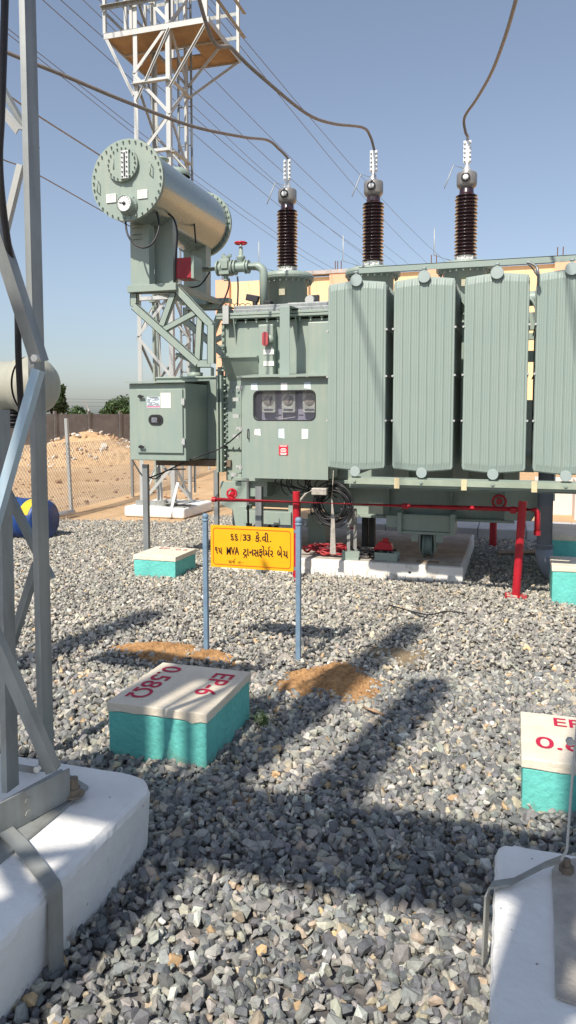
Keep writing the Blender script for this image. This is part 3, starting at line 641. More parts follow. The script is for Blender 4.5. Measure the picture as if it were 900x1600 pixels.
# rating plate with printed lines
mb = MB().box(-3.775, -3.62, CV - .0275, CV - .0245, 1.735, 1.855); pl = mb.build('rating_plate', PAPERB, cabL)
mb = MB(); rs = random.Random(2)
for i in range(9):
    z = 1.843 - i * .0115; x = -3.768
    while x < -3.635:
        L_ = rs.uniform(.008, .035)
        if rs.random() < .75: mb.box(x, min(x + L_, -3.625), CV - .0285, CV - .0278, z - .0065, z)
        x += L_ + .004
mb.box(-3.75, -3.64, CV - .0285, CV - .0278, 1.846, 1.853); mb.build('printed_rows', PLATEDARK, cabL)
MB().box(-3.774, -3.621, CV - .0287, CV - .028, 1.742, 1.757).build('pink_strip', PINK, cabL)
MB().box(-3.612, -3.495, CV - .0265, CV - .0245, 1.735, 1.895).build('paper_notice', PAPER, cabL)
# leg under it
MB().box(-3.905, -3.845, 7.29, 7.297, 0, 1.12).box(-3.905, -3.898, 7.297, 7.34, 0, 1.12).box(-3.852, -3.845, 7.297, 7.34, 0, 1.12).build('support_leg', GALV, T)
MB().angle((-3.19, 7.72, 0), (-3.19, 7.72, 1.04), .05, .006, up=(0, 1, 0)).build('support_leg', GALV, T)
MB().angle((-3.27, 8.5, 0), (-3.27, 8.5, 1.10), .05, .006, up=(0, 1, 0)).build('support_leg', GALV, T)

# ---- control cabinet in front of the tank
KU0, KU1, KZ0, KZ1, KV = -2.745, -1.80, 1.00, 2.045, 7.3
wx0, wx1, wz0, wz1 = V(397, 655, KV).x, V(492, 655, KV).x, V(397, 656, KV).z, V(450, 611, KV).z
def frame_with_hole(x0, x1, z0, z1, hole, yf, th):
    """front plate with a rounded window opening: four strips and four corner fillets"""
    hx0, hx1 = min(p.x for p in hole), max(p.x for p in hole); hz0, hz1 = min(p.z for p in hole), max(p.z for p in hole)
    mb = MB(); mb.box(x0, hx0, yf, yf + th, z0, z1); mb.box(hx1, x1, yf, yf + th, z0, z1); mb.box(hx0, hx1, yf, yf + th, z0, hz0); mb.box(hx0, hx1, yf, yf + th, hz1, z1)
    m = len(hole) // 4
    for k, (cx, cz) in enumerate(((hx1, hz1), (hx0, hz1), (hx0, hz0), (hx1, hz0))):
        mb.prism([Vector((cx, yf, cz))] + hole[k * m:(k + 1) * m], (0, th, 0))
    return mb
hole = rrect(wx0, wx1, wz0, wz1, .055, KV)
mb = frame_with_hole(KU0, KU1, KZ0, KZ1, hole, KV, .03)
K5 = .40
for a, b, c, d, e, f in ((KU0, KU0 + .004, KV, KV + K5, KZ0, KZ1), (KU1 - .004, KU1, KV, KV + K5, KZ0, KZ1), (KU0, KU1, KV + .001, KV + K5, KZ0, KZ0 + .004), (KU0, KU1, KV + .001, KV + K5, KZ1 - .004, KZ1), (KU0, KU1, KV + K5, KV + K5 + .004, KZ0, KZ1)): mb.box(a, b, c, d, e, f)
cabR = mb.build('control_cabinet', GREEN, T)
MB().prism([(KU0 - .02, KV - .07, KZ1 + .002), (KU0 - .02, KV + .44, KZ1 + .05), (KU0 - .02, KV + .44, KZ1 + .062), (KU0 - .02, KV - .07, KZ1 + .016)], (KU1 - KU0 + .04, 0, 0)).build('rain_hood', GREEN, cabR)
MB().prism(rrect(wx0 + .003, wx1 - .003, wz0 + .003, wz1 - .003, .052, KV + .022), (0, .003, 0)).build('window_pane', GLASS, cabR)
mb = MB(); out = rrect(wx0 - .010, wx1 + .010, wz0 - .010, wz1 + .010, .06, KV - .003); inn = rrect(wx0 + .001, wx1 - .001, wz0 + .001, wz1 - .001, .054, KV - .003); n = len(out)
mb.add(out + inn, [(i, (i + 1) % n, n + (i + 1) % n, n + i) for i in range(n)]); mb.build('window_gasket', BLACK, cabR)
MB().box(wx0 - .1, wx1 + .1, KV + .16, KV + .165, wz0 - .1, wz1 + .1).build('mounting_plate', LILAC, cabR)
for k, cx in enumerate((V(420, 630, KV + .1).x, V(451, 630, KV + .1).x, V(484, 630, KV + .1).x)):
    mb = MB(); mb.prism(rrect(cx - .075, cx + .075, wz0 + .075, wz0 + .36, .02, KV + .09), (0, .068, 0)); ins = mb.build('instrument_case', SILVER, cabR, bevel=.006)
    mb = MB(); mb.lathe([(0, .006), (.05, .006), (.055, 0)], (cx, KV + .088, wz0 + .20), (0, -1, 0), 24)
    mb.build('instrument_dial', WRAP, cabR)
    mb = MB(); mb.prism([(cx + (.03 - .03 * k), KV + .082, wz0 + .16), (cx + .045, KV + .082, wz0 + .25), (cx + .01, KV + .082, wz0 + .21)], (0, .002, 0)); mb.box(cx - .05, cx + .05, KV + .082, KV + .084, wz0 + .10, wz0 + .115)
    mb.build('dial_marking', SCREEN, cabR)
    if k: MB().box(cx - .135, cx - .085, KV + .157, KV + .16, wz0 + .045, wz0 + .055).build('plate_label', BLACK, cabR)
MB().cyl((wx0 + .27, KV + .13, wz0 + .0), (wx0 + .27, KV + .13, wz1), .008, n=6).tube(bez([(wx0 + .2, KV + .1, wz0 + .02), (wx0 + .3, KV + .09, wz0 + .012), (wx0 + .42, KV + .1, wz0 + .03)]), .005, 5).build('wiring', mat('white_wire', (0.6, 0.58, 0.6), .5), cabR)
for (px, py, w_, h_, m_) in ((397, 604, 10, 11, PAPERB), (444, 604, 10, 12, PAPER), (480, 602, 10, 11, PAPERB), (402, 675, 9, 10, PAPER), (439.5, 677, 9, 15, PAPERB), (476.5, 678, 10, 15, PAPER)):
    a = V(px - w_ / 2, py + h_ / 2, KV); b = V(px + w_ / 2, py - h_ / 2, KV); dx = random.uniform(-.006, .006)
    MB().prism([(a.x, KV - .0015, a.z + dx), (b.x + dx, KV - .0015, a.z - dx), (b.x, KV - .0015, b.z), (a.x + dx * .5, KV - .0015, b.z - dx)], (0, .001, 0)).build('sticker', m_, cabR)
a = V(436, 711, KV); b = V(450, 695.5, KV)
dp = MB().box(a.x, b.x, KV - .006, KV - .001, a.z, b.z).build('danger_plate', mat('danger_red', (0.62, .02, .05), .4, var=.03), cabR)
mb = MB()
for z, l in ((.92, .8), (.66, .5), (.52, .7), (.38, .6), (.20, .75), (.08, .6)):
    zz = a.z + (b.z - a.z) * z; cx = (a.x + b.x) / 2; hw = (b.x - a.x) * l / 2; mb.box(cx - hw, cx + hw, KV - .0072, KV - .0065, zz - .005, zz + .003)
mb.build('danger_print', PAPER, cabR)
a = V(388.5, 678, KV); mb = MB(); mb.tube([(a.x, KV, a.z + .05), (a.x, KV - .03, a.z + .045), (a.x, KV - .03, a.z - .045), (a.x, KV, a.z - .05)], .006, 6); mb.build('handle', BLACK, cabR)
for py in (606, 670, 730):
    a = V(374, py, KV); MB().box(a.x - .035, a.x + .035, KV - .006, KV + .012, a.z - .018, a.z + .018).cyl((KU0 - .006, KV - .008, a.z - .03), (KU0 - .006, KV - .008, a.z + .03), .008, n=8).bolt((a.x - .02, KV - .006, a.z), (0, -1, 0), .011, .008).build('hinge', GALVWHITE, cabR)
for (px, py) in ((369, 624), (369, 650), (369, 682), (366, 742)):
    a = V(px, py, 7.6); MB().box(a.x - .04, a.x + .03, 7.6, 7.62, a.z - .02, a.z + .02).build('small_plate', GALVWHITE, T)
# vertical mounting strip up to the cover
a = V(437, 585, 7.42); b = V(452.5, 478, 7.42)
mb = MB(); mb.box(a.x, b.x, 7.42, 7.428, 2.06, b.z); mb.prism([(a.x, 7.42, b.z - .002), (a.x, V0 + .05, b.z + .02), (a.x, V0 + .05, b.z + .03), (a.x, 7.42, b.z + .006)], (b.x - a.x, 0, 0)); mb.build('hanging_strip', GREEN2, T, bevel=.003)
a = V(348, 502, V0 - .12); MB().box(a.x, a.x + .07, V0 - .125, V0 - .115, 2.66, 2.86).box(a.x, a.x + .07, V0 - .12, V0 + .1, 2.85, 2.858).build('galvanised_strap', GALVWHITE, T)

# lower body, skid, wheels
mb = MB()
mb.box(-2.98, -0.08, V0 - .10, V0 + .10, 0.93, 0.965)          # bottom tank flange
mb.box(-3.05, -2.62, V0 - .02, V0 + .3, 0.75, 1.0)
mb.box(-2.0, 0.02, V0 + .14, V0 + .17, 0.58, 0.93)             # web of the front skid
mb.box(-2.0, 0.02, V0 + .0, V0 + .25, 0.56, 0.585)
mb.prism([(-.08, V0 - .07, .97), (.28, V0 - .07, .97), (.28, V0 - .07, .78), (.18, V0 - .07, .60), (-.08, V0 - .07, .60)], (0, .02, 0))
for xx in (-1.72, -1.28, -.62): mb.prism([(xx, V0 + .14, .93), (xx, V0 - .02, .93), (xx, V0 + .14, .60)], (.012, 0, 0))
mb.box(-2.95, -0.05, 8.9, 9.0, 0.5, 0.93)
sk = mb.build('skid_base', GREEN, T, bevel=.003)
# dark recess between the web plates (open box)
a = V(655, 790, V0 - .1)
mb = MB(); wx = -.835
mb.box(wx - .26, wx + .24, V0 - .20, V0 - .17, .47, .64); mb.box(wx - .30, wx - .255, V0 - .24, V0 + .1, .45, .66); mb.box(wx + .235, wx + .28, V0 - .24, V0 + .1, .45, .66)
mb.box(wx - .26, wx + .24, V0 - .22, V0 + .1, .44, .468); mb.box(wx - .42, wx - .30, V0 - .2, V0 - .17, .5, .62)
for s_ in (-1, 1): mb.prism([(wx + s_ * .075 - .008, V0 - .2, .44), (wx + s_ * .075 - .008, V0 + .06, .44), (wx + s_ * .075 - .008, V0 + .0, .24), (wx + s_ * .075 - .008, V0 - .14, .24)], (.016, 0, 0))
mb.box(wx - .16, wx - .09, V0 - .2, V0 - .17, .36, .44); mb.box(wx + .09, wx + .16, V0 - .2, V0 - .17, .36, .44)
wb = mb.build('wheel_bracket', GREEN, T, bevel=.004)
mb = MB(); mb.lathe([(.03, -.05), (.12, -.05), (.135, -.045), (.135, -.03), (.115, -.025), (.115, .035), (.135, .04), (.135, .05), (.03, .05)], (wx, V0 - .07, .313), (1, 0, 0), 32); mb.cyl((wx - .09, V0 - .07, .313), (wx + .09, V0 - .07, .313), .028, n=12)
mb.build('wheel', mat('wheel_paint', (0.14, 0.19, 0.17), .5, var=.2), T)
# second bogie behind the sign
wx2 = V(430, 800, V0).x
mb = MB(); mb.box(wx2 - .28, wx2 + .26, V0 - .26, V0 - .02, .48, .62); mb.box(wx2 - .36, wx2 - .27, V0 - .2, V0, .40, .66); mb.box(wx2 + .22, wx2 + .30, V0 - .22, V0, .42, .70); mb.prism([(wx2 - .62, V0 - .1, .92), (wx2 - .3, V0 - .1, .92), (wx2 - .3, V0 - .1, .42), (wx2 - .44, V0 - .1, .42), (wx2 - .47, V0 - .1, .60), (wx2 - .62, V0 - .1, .66)], (0, .03, 0))
mb.build('wheel_bracket', GREEN, T, bevel=.004)
mb = MB(); mb.lathe([(.03, -.05), (.12, -.05), (.135, -.045), (.135, -.03), (.115, -.025), (.115, .035), (.135, .04), (.135, .05), (.03, .05)], (wx2, V0 - .1, .313), (1, 0, 0), 32); mb.build('wheel', DARK, T)
for (px, py0, py1) in ((497, 815, 832),): a = V(px, py0, 8.4); MB().box(a.x - .1, a.x + .12, 8.3, 8.5, .176, .5).build('wheel_block', GREEN, T)
a = V(575, 812, 8.2); MB().box(a.x - .07, a.x - .01, 8.2, 8.3, .176, .6).box(a.x + .01, a.x + .07, 8.2, 8.3, .176, .6).build('jack_leg', DARK, T)
# galvanised slotted upright at 550 and post at 404
a = V(550, 840, 7.6); mb = MB(); mb.box(a.x - .055, a.x - .02, 7.6, 7.606, .176, .62); mb.box(a.x + .015, a.x + .05, 7.6, 7.606, .176, .62); mb.box(a.x - .055, a.x + .05, 7.59, 7.598, .48, .68)
for i in (0, 1):
    for j in (0, 1, 2): mb.bolt((a.x - .03 + i * .05, 7.59, .52 + j * .055), (0, -1, 0), .012, .012)
mb.build('slotted_upright', GALVOLD, T)
a = V(586, 790, 7.55); mb = MB().box(a.x - .07, a.x + .08, 7.56, 7.60, a.z - .09, a.z + .03); mb.build('cable_clamp', mat('light_green_metal', (0.38, .42, .33), .5), T)
a = V(404, 760, 7.15); MB().box(a.x - .037, a.x + .037, 7.15, 7.157, 0, a.z).box(a.x + .03, a.x + .037, 7.15, 7.2, 0, a.z).build('earth_flat', GALV, T)
MB().tube([V(387, 748, 7.25), V(388, 830, 7.25)], .012, 8).build('conduit', BLACK, T)

# ---- radiators
RV = 6.32
RU = [V(512, 600, RV).x, V(614, 600, RV).x, V(723.5, 600, RV).x, V(835.5, 600, RV).x]
PW = .508; RZ0, RZ1 = V(560, 731, RV).z, V(560, 443, RV).z
def panel(mb, x0, yv, w_, z0, z1, front=True, dep=.020):
    nx = 113 if front else 2
    # fluted profile: six broad flutes, fine double grooves between
    xs = [x0 + w_ * i / (nx - 1) for i in range(nx)]
    def prof(t):
        if t < .035 or t > .965: return 0.0
        e = min(1, (t - .035) / .02, (.965 - t) / .02)
        s = (t - .035) / .93 * 7; f = s - math.floor(s)
        d = .010 - (.0075 if f < .06 or f > .94 else 0) - (.0028 if abs(f - .36) < .05 or abs(f - .64) < .05 else 0)
        return d * e
    def top(t): return z1 + .030 * (1 - abs(2 * t - 1)) ** .8 - (.020 if (t < .015 or t > .985) else 0)
    def bot(t): return z0 - .026 * (1 - abs(2 * t - 1)) ** .8 + (.020 if (t < .015 or t > .985) else 0)
    if not front:
        mb.prism([(x0, yv, z0 + .01), (x0 + w_ / 2, yv, z0 - .02), (x0 + w_, yv, z0 + .01), (x0 + w_, yv, z1 - .01), (x0 + w_ / 2, yv, z1 + .02), (x0, yv, z1 - .01)], (0, .012, 0)); return
    rows = [(0, 0), (.006, .0), (.022, .45), (.04, 1), (.96, 1), (.978, .45), (.994, 0), (1, 0)]
    vs = []; fs = []
    for r, k in rows:
        for i, x in enumerate(xs):
            t = i / (nx - 1); zb, zt = bot(t), top(t); back = .008 if (r in (0, 1)) or i in (0, nx - 1) else 0
            vs.append((x, yv - prof(t) * k + back, zb + (zt - zb) * r))
    m = len(rows); fs = [(a * nx + i, a * nx + i + 1, (a + 1) * nx + i + 1, (a + 1) * nx + i) for a in range(m - 1) for i in range(nx - 1)]
    mb.add(vs, fs, False)
    ring = [i for i in range(nx)] + [a * nx + nx - 1 for a in range(1, m)] + [(m - 1) * nx + i for i in range(nx - 2, -1, -1)] + [a * nx for a in range(m - 2, 0, -1)]
    rv = [Vector(vs[i]) for i in ring]; n = len(rv); mb.add(rv + [v + Vector((0, dep, 0)) for v in rv], [(i, n + i, n + (i + 1) % n, (i + 1) % n) for i in range(n)] + [tuple(range(n, 2 * n))])
for k, x0 in enumerate(RU):
    mb = MB(); panel(mb, x0, RV, PW, RZ0, RZ1, True)
    for j in range(1, 20): panel(mb, x0 + .004, RV + .02 + j * .045, PW - .008, RZ0, RZ1, False)
    if k == 0: 
        pass
    rad = mb.build('radiator', GREEN2, T)
    xc = x0 + PW / 2
    a = MB(); a.cyl((xc, RV - .035, RZ1 + .022), (xc, RV + 1.3, RZ1 + .022), .040, n=24); a.lathe([(.040, 0), (.050, -.004), (.052, .010), (.049, .018), (.0, .0185)], (xc, RV - .022, RZ1 + .022), (0, -1, 0), 28, False)
    a.cyl((xc, RV - .03, RZ1 + .06), (xc, RV - .03, RZ1 + .10), .012, n=8); a.bolt((xc, RV - .03, RZ1 + .085), (0, 0, 1), .020, .012)
    a.build('header_pipe', dusty('header_cap_paint', (0.33, .40, .39), (.42, .45, .43), .35, .3) if k == 0 else bpy.data.materials['header_cap_paint'], rad)
    a = MB(); a.cyl((xc, RV - .03, RZ0 - .03), (xc, RV + 1.3, RZ0 - .03), .034, n=24); a.lathe([(.034, 0), (.043, -.004), (.045, .010), (.042, .016), (.0, .0165)], (xc, RV - .018, RZ0 - .03), (0, -1, 0), 28, False); a.build('header_pipe', bpy.data.materials['header_cap_paint'], rad)
    for zz in (.26, .5, .75):
        z = RZ0 + (RZ1 - RZ0) * zz
        for xx in (x0 - .004, x0 + PW + .004): a = MB(); a.cyl((xx, RV, z), (xx, RV + .9, z), .006, n=6); a.bolt((xx, RV + .0, z), (0, -1, 0), .010, .008); a.build('tie_rod', GALVWHITE, rad)
a0 = V(566, 418, RV - .03); a1 = V(900, 402, RV - .03)
MB().box(RU[0] + .27, 1.15, RV + .0, RV + .008, RZ1 + .085, RZ1 + .135).box(RU[0] + .27, 1.15, RV + .0, RV + .05, RZ1 + .130, RZ1 + .136).build('top_tie_bar', GREEN2, T)
MB().box(RU[0] + .20, RU[3] + .42, RV - .05, RV - .035, RZ0 - .135, RZ0 - .085).build('bottom_tie_bar', mat('pale_green_bar', (.32, .37, .29), .5), T)
mb = MB(); mb.box(RU[0] + .20, RU[3] + .52, RV - .0, RV + .02, RZ0 - .17, RZ0 - .075); mb.box(RU[0] + .20, RU[3] + .52, RV - .0, RV + .10, RZ0 - .175, RZ0 - .165)
for k in range(4): mb.bolt((RU[k] + PW / 2, RV - .05, RZ0 - .108), (0, -1, 0), .014, .012)
mb.build('bottom_channel', GREEN, T)
for px in (620, 725, 835):
    a = V(px, 755, RV - .05); MB().box(a.x - .022, a.x + .022, RV - .0535, RV - .0505, RZ0 - .165, RZ0 - .075).build('tape_band', TAPE, T)
# headers running back to the tank
for zz in (RZ1 - .02, RZ0 + .05): MB().cyl((RU[0] + .1, RV + 1.15, zz), (1.2, RV + 1.15, zz), .07, n=20).build('cross_header', GREEN, T)
for (x0, z0) in ((RU[0] + .2, 2.5), (RU[2] + .2, 2.5)): MB().bar((x0, RV + 1.1, z0), (x0, V0 + .05, z0 + .2), .1, .06).build('radiator_arm', GREEN, T)
for xx in (RU[1] - .03, RU[2] - .03): MB().prism([(xx - .05, RV + .62, RZ1 + .0), (xx + .04, RV + .62, RZ1 - .10), (xx + .04, RV + .62, RZ1 - .2), (xx - .05, RV + .62, RZ1 - .08)], (0, .3, 0)).build('radiator_arm', GREEN, T)
# fittings between third and fourth radiators; lower box added to darken the gap
mb = MB(); a = V(828, 505, 7.9); mb.box(a.x - .14, a.x + .09, 7.9, 8.0, V(828, 515, 7.9).z, V(828, 488, 7.9).z); mb.box(a.x - .14, a.x + .09, 7.9, 8.0, V(828, 530, 7.9).z, V(828, 514, 7.9).z - .04); mb.box(a.x - .1, a.x + .07, 7.9, 8.0, V(828, 565, 7.9).z, V(828, 548, 7.9).z)
mb.box(a.x - .16, a.x + .08, 7.98, 8.1, V(828, 738, 7.98).z, V(828, 625, 7.98).z); mb.box(a.x - .13, a.x - .09, 7.95, 8.05, 1.0, V(828, 488, 7.9).z); mb.build('end_valves_and_gap_fill', GREEN, T)
mb = MB(); mb.tube(bez([V(823, 410, 6.2), V(829, 411, 6.2), V(838, 417, 6.2), V(841, 428, 6.2), V(841, 445, 6.3)]), .011, 8); mb.tube([V(826.5, 413, 6.2), V(836, 424, 6.2), V(840, 430, 6.2)], .010, 8); mb.build('vent_pipe', GALV, T)
MB().tube(bez([V(822, 465, 7.4), V(832, 470, 7.4), V(839, 485, 7.4)]), .014, 8).build('vent_pipe', GREEN, T)

# ---- bushings
BV = 8.4
def bushing(cx, dz=0):
    zt = 3.30
    mb = MB(); prof = [(.02, 2.80), (.235, 2.80), (.235, 3.215), (.31, 3.215), (.31, 3.24)]
    mb.lathe(prof, (cx, BV, 0), n=40); mb.lathe([(.31, 3.245), (.31, 3.27), (.29, 3.29), (.16, 3.305), (.05, 3.31)], (cx, BV, 0), n=40)
    for i in range(24):
        a = i * math.pi / 12; c_ = Vector((cx + .275 * math.cos(a), BV + .275 * math.sin(a), 3.18)); mb.cyl(c_, c_ + Vector((0, 0, .115)), .012, n=6)
    b = mb.build('bushing', GREEN, T)
    mb = MB(); mb.box(cx - .02, cx + .05, BV - .262, BV - .235, 3.02, 3.09); mb.build('turret_plate', mat('beige_plate', (.42, .40, .28), .6) if 'beige_plate' not in bpy.data.materials else bpy.data.materials['beige_plate'], b)
    mb = MB(); mb.lathe([(.125, 3.31), (.125, 3.33), (.10, 3.335), (.10, 3.375), (.11, 3.375)], (cx, BV, 0), n=24)
    for i in range(8): a = i * math.pi / 4; c_ = Vector((cx + .108 * math.cos(a), BV + .108 * math.sin(a), 3.33)); mb.cyl(c_, c_ + Vector((0, 0, .035)), .012, n=6)
    mb.build('base_collar', ALU, b)
    z0, z1, ns = 3.375, 4.03, 18
    prof = [(.095, z0)]; p = (z1 - z0) / ns
    for i in range(ns):
        z = z0 + i * p; ro = .124 if i % 2 == 0 else .118
        prof += [(.088, z + p * .12), (.096, z + p * .22), (ro - .006, z + p * .30), (ro, z + p * .40), (ro - .004, z + p * .52), (.094, z + p * .86), (.086, z + p * .98)]
    prof += [(.078, z1 + .01), (.072, z1 + .075)]
    mb = MB(); mb.lathe(prof, (cx, BV, 0), n=40); mb.build('insulator', PORC, b)
    zh = z1 + .055
    mb = MB(); mb.lathe([(.0, zh), (.07, zh), (.10, zh + .03), (.108, zh + .05), (.108, zh + .155), (.100, zh + .170), (.03, zh + .175), (0, zh + .175)], (cx, BV, 0), n=32); mb.build('metal_head', HEADG, b)
    mb = MB(); mb.lathe([(0, .018), (.026, .018), (.03, .010)], (cx - .005, BV - .106, zh + .1), (0, -1, 0), 20); mb.build('oil_gauge', WDISC, b)
    mb = MB(); mb.lathe([(.031, .016), (.046, .016), (.048, .0)], (cx - .005, BV - .106, zh + .1), (0, -1, 0), 20)
    for i in range(8): a = i * math.pi / 4; mb.bolt((cx - .005 + .040 * math.cos(a), BV - .12, zh + .1 + .040 * math.sin(a)), (0, -1, 0), .007, .006)
    mb.build('gauge_ring', BLACK, b)
    mb = MB(); zt = zh + .175; mb.lathe([(.045, zt), (.042, zt + .04), (.03, zt + .05), (.030, zt + .07), (.018, zt + .075), (.018, zt + .11)], (cx, BV, 0), n=20)
    mb.box(cx - .040, cx + .040, BV - .014, BV + .014, zt + .105, zt + .335)
    for i in range(5):
        for s_ in (-1, 1): mb.cyl((cx + s_ * .028, BV - .032, zt + .125 + i * .046), (cx + s_ * .028, BV + .03, zt + .125 + i * .046), .010, n=6)
    mb.build('terminal_clamp', ALU, b)
    mb = MB(); mb.tube([(cx - .03, BV, zt + .05), (cx - .14, BV - .02, zt + .085), (cx - .235, BV - .05, zt - .16)], .006, 6); mb.build('arcing_horn', GALVWHITE, b)
    mb = MB(); mb.tube([(cx - .13, BV - .02, 3.33), (cx - .33, BV - .06, 3.40), (cx - .33, BV - .06, 3.68)], .006, 6); mb.build('arcing_horn', GALVWHITE, b)
    return b, zt + .33
BX = [V(449, 432, BV).x, V(582.5, 420, BV).x, V(727, 412, BV).x]
ztop = None
for cx in BX: b, ztop = bushing(cx)

# ---- conservator
CU, CZ = -3.87, 4.07
mb = MB(); mb.lathe([(.375, 7.03), (.375, 8.87)], (CU, 0, CZ), (0, 1, 0), 56); mb.v = [(x, y, z) for x, y, z in mb.v]
cons = mb.build('conservator', GLOSS, T)
def disc(mb, y0, y1, r, n=56, c=(CU, CZ)): mb.lathe([(0, y0), (r, y0), (r, y1), (0, y1)], (c[0], 0, c[1]), (0, 1, 0), n, False)
mb = MB(); disc(mb, 6.99, 7.012, .41); disc(mb, 7.018, 7.04, .41); disc(mb, 6.965, 6.99, .175, c=(CU - .035, CZ + .155)); disc(mb, 6.952, 6.966, .178, c=(CU - .035, CZ + .155))
for i in range(34):
    a = i * 2 * math.pi / 34; p = Vector((CU + .385 * math.cos(a), 7.05, CZ + .385 * math.sin(a))); mb.cyl(p, p - Vector((0, .085, 0)), .0095, n=6)
for i in range(20):
    a = i * 2 * math.pi / 20; p = Vector((CU - .035 + .155 * math.cos(a), 6.955, CZ + .155 + .155 * math.sin(a))); mb.cyl(p, p - Vector((0, .025, 0)), .0085, n=6)
for (dx, dz) in ((-.345, -.03), (-.155, .16), (.085, .20), (.265, .09)):
    mb.tube([(CU + dx, 6.985, CZ + dz + .06), (CU + dx + .028, 6.945, CZ + dz + .05), (CU + dx + .028, 6.945, CZ + dz - .05), (CU + dx, 6.985, CZ + dz - .06)], .006, 6)
mb.build('end_cover', GREEN, cons)
mb = MB(); disc(mb, 8.86, 8.88, .41); disc(mb, 8.885, 8.905, .41)
for i in range(34):
    a = i * 2 * math.pi / 34; p = Vector((CU + .390 * math.cos(a), 8.84, CZ + .390 * math.sin(a))); mb.cyl(p, p + Vector((0, .09, 0)), .0095, n=6)
mb.build('end_cover', GREEN, cons)
# sight glass
a = V(190, 280, 6.94); b = V(201, 235, 6.94)
MB().box(a.x, b.x, 6.925, 6.95, a.z, b.z).build('sight_glass_frame', ALU, cons, bevel=.004)
mb = MB(); cx = (a.x + b.x) / 2; mb.box(cx - .008, cx + .008, 6.921, 6.9245, a.z + .02, b.z - .02)
mb.build('sight_glass', BLACK, cons)
mb = MB()
for i in range(6):
    for s_ in (-1, 1): mb.bolt((cx + s_ * .026, 6.925, a.z + .02 + i * (b.z - a.z - .04) / 5), (0, -1, 0), .008, .008)
mb.build('sight_glass_bolts', DARK, cons)
# dial gauge
c = V(190, 317, 6.9)
mb = MB(); mb.lathe([(.105, 0.0), (.105, .02), (.085, .022), (.085, .085), (.088, .09), (.078, .094)], (c.x + .03, 6.99, c.z - .005), (-.03, -1, 0), 32)
for i in range(8): a = i * math.pi / 4; mb.bolt((c.x + .03 + .095 * math.cos(a), 6.97, c.z + .095 * math.sin(a)), (0, -1, 0), .009, .010)
mb.build('oil_level_gauge', GREEN, cons)
mb = MB(); cc = Vector((c.x + .0275, 6.99 - .088, c.z - .005)); mb.lathe([(.0, 0), (.078, 0)], cc, (-.03, -1, 0), 32); mb.build('gauge_dial', WDISC, cons)
mb = MB(); cc = cc + Vector((0, -.006, 0)); mb.bar(cc, cc + Vector((-.055, 0, .012)), .004, .007); mb.lathe([(0, .003), (.018, .003), (.018, 0)], cc, (0, -1, 0), 16)
for i in range(12):
    a = R(-30 + 240 * i / 11); d = Vector((math.cos(a), 0, math.sin(a))); mb.bar(cc + d * .060, cc + d * .071, .003, .004)
mb.build('gauge_needle', BLACK, cons)
for (px, py) in ((174, 310), (223, 303.5)):
    a = V(px, py, 6.985); pl = MB().box(a.x - .055, a.x + .055, 6.978, 6.986, a.z - .043, a.z + .043).build('nameplate', PAPER, cons)
    mb = MB()
    for i in range(4): mb.box(a.x - .04, a.x + .035 - .01 * (i % 2), 6.9765, 6.9775, a.z + .026 - i * .018, a.z + .030 - i * .018)
    mb.build('nameplate_print', mat('grey_print', (.35, .36, .4), .6) if 'grey_print' not in bpy.data.materials else bpy.data.materials['grey_print'], cons)
mb = MB(); mb.lathe([(.10, 0), (.10, .05), (.075, .055), (.075, .16), (.10, .165), (.10, .185), (0, .19)], (-3.99, 8.0, CZ + .36), n=24); mb.build('top_manhole', GREEN, cons)
mb = MB(); mb.lathe([(.04, 0), (.04, .12), (.055, .12), (.055, .14), (.03, .15), (.03, .2), (.05, .2), (.05, .22), (0, .23)], (-4.02, 7.75, CZ + .35), n=16); mb.build('top_valve', GREEN, cons)
mb = MB(); mb.lathe([(.16, 0), (.17, .03), (.13, .075), (0, .09)], (-3.86, 8.15, CZ + .375), n=28); mb.build('top_dome', GREEN, cons)
# drain valve under the front
mb = MB(); a = V(217, 365, 7.35); mb.cyl((a.x, 7.35, a.z + .12), (a.x, 7.35, a.z - .1), .035, n=12)
for dz in (-.07, -.02, .05): mb.cyl((a.x, 7.35, a.z + dz), (a.x, 7.35, a.z + dz + .015), .075, n=16)
mb.build('drain_valve', GREEN, T)
mb = MB(); mb.tube(bez([V(196, 345, 7.05), V(199, 365, 7.0), V(209, 380, 7.0), V(224, 387, 7.0), V(238, 380, 7.05), V(247, 362, 7.1), V(248, 345, 7.15), V(244, 328, 7.2)]), .011, 8); mb.build('hose', BLACK, T)
mb = MB(); mb.tube(bez([V(262, 333, 7.4), V(272, 343, 7.4), V(277, 365, 7.4), V(275, 400, 7.4), V(273, 440, 7.5)]), .011, 8); mb.build('hose', BLACK, T)
mb = MB(); mb.tube(bez([V(300, 330, 8.0), V(303, 345, 8.0), V(306, 380, 8.0)]), .010, 8); mb.tube(bez([V(277, 448, 7.9), V(310, 447, 8.0), V(328, 425, 8.1)]), .009, 8); mb.build('hose', BLACK, T)
# posts
for (x0, x1, yv, z0, z1) in ((V(203, 400, 7.3).x, V(232, 400, 7.3).x, 7.312, 2.99, 3.80), (V(241, 400, 7.5).x, V(270, 400, 7.5).x, 7.5, 2.99, 3.80), (-4.06, -3.90, 8.75, 3.10, 3.80)):
    mb = MB(); w_ = .012; mb.box(x0, x1, yv, yv + w_, z0, z1); mb.box(x0, x0 + w_, yv + w_, yv + .12, z0, z1); mb.box(x1 - w_, x1, yv + w_, yv + .12, z0, z1); mb.build('support_post', GREEN, T, bevel=.002)
MB().prism([V(300, 372, 8.6), V(322, 372, 8.6), V(322, 475, 8.6), V(300, 475, 8.6)], (0, .15, 0)).build('support_post', GREEN, T)
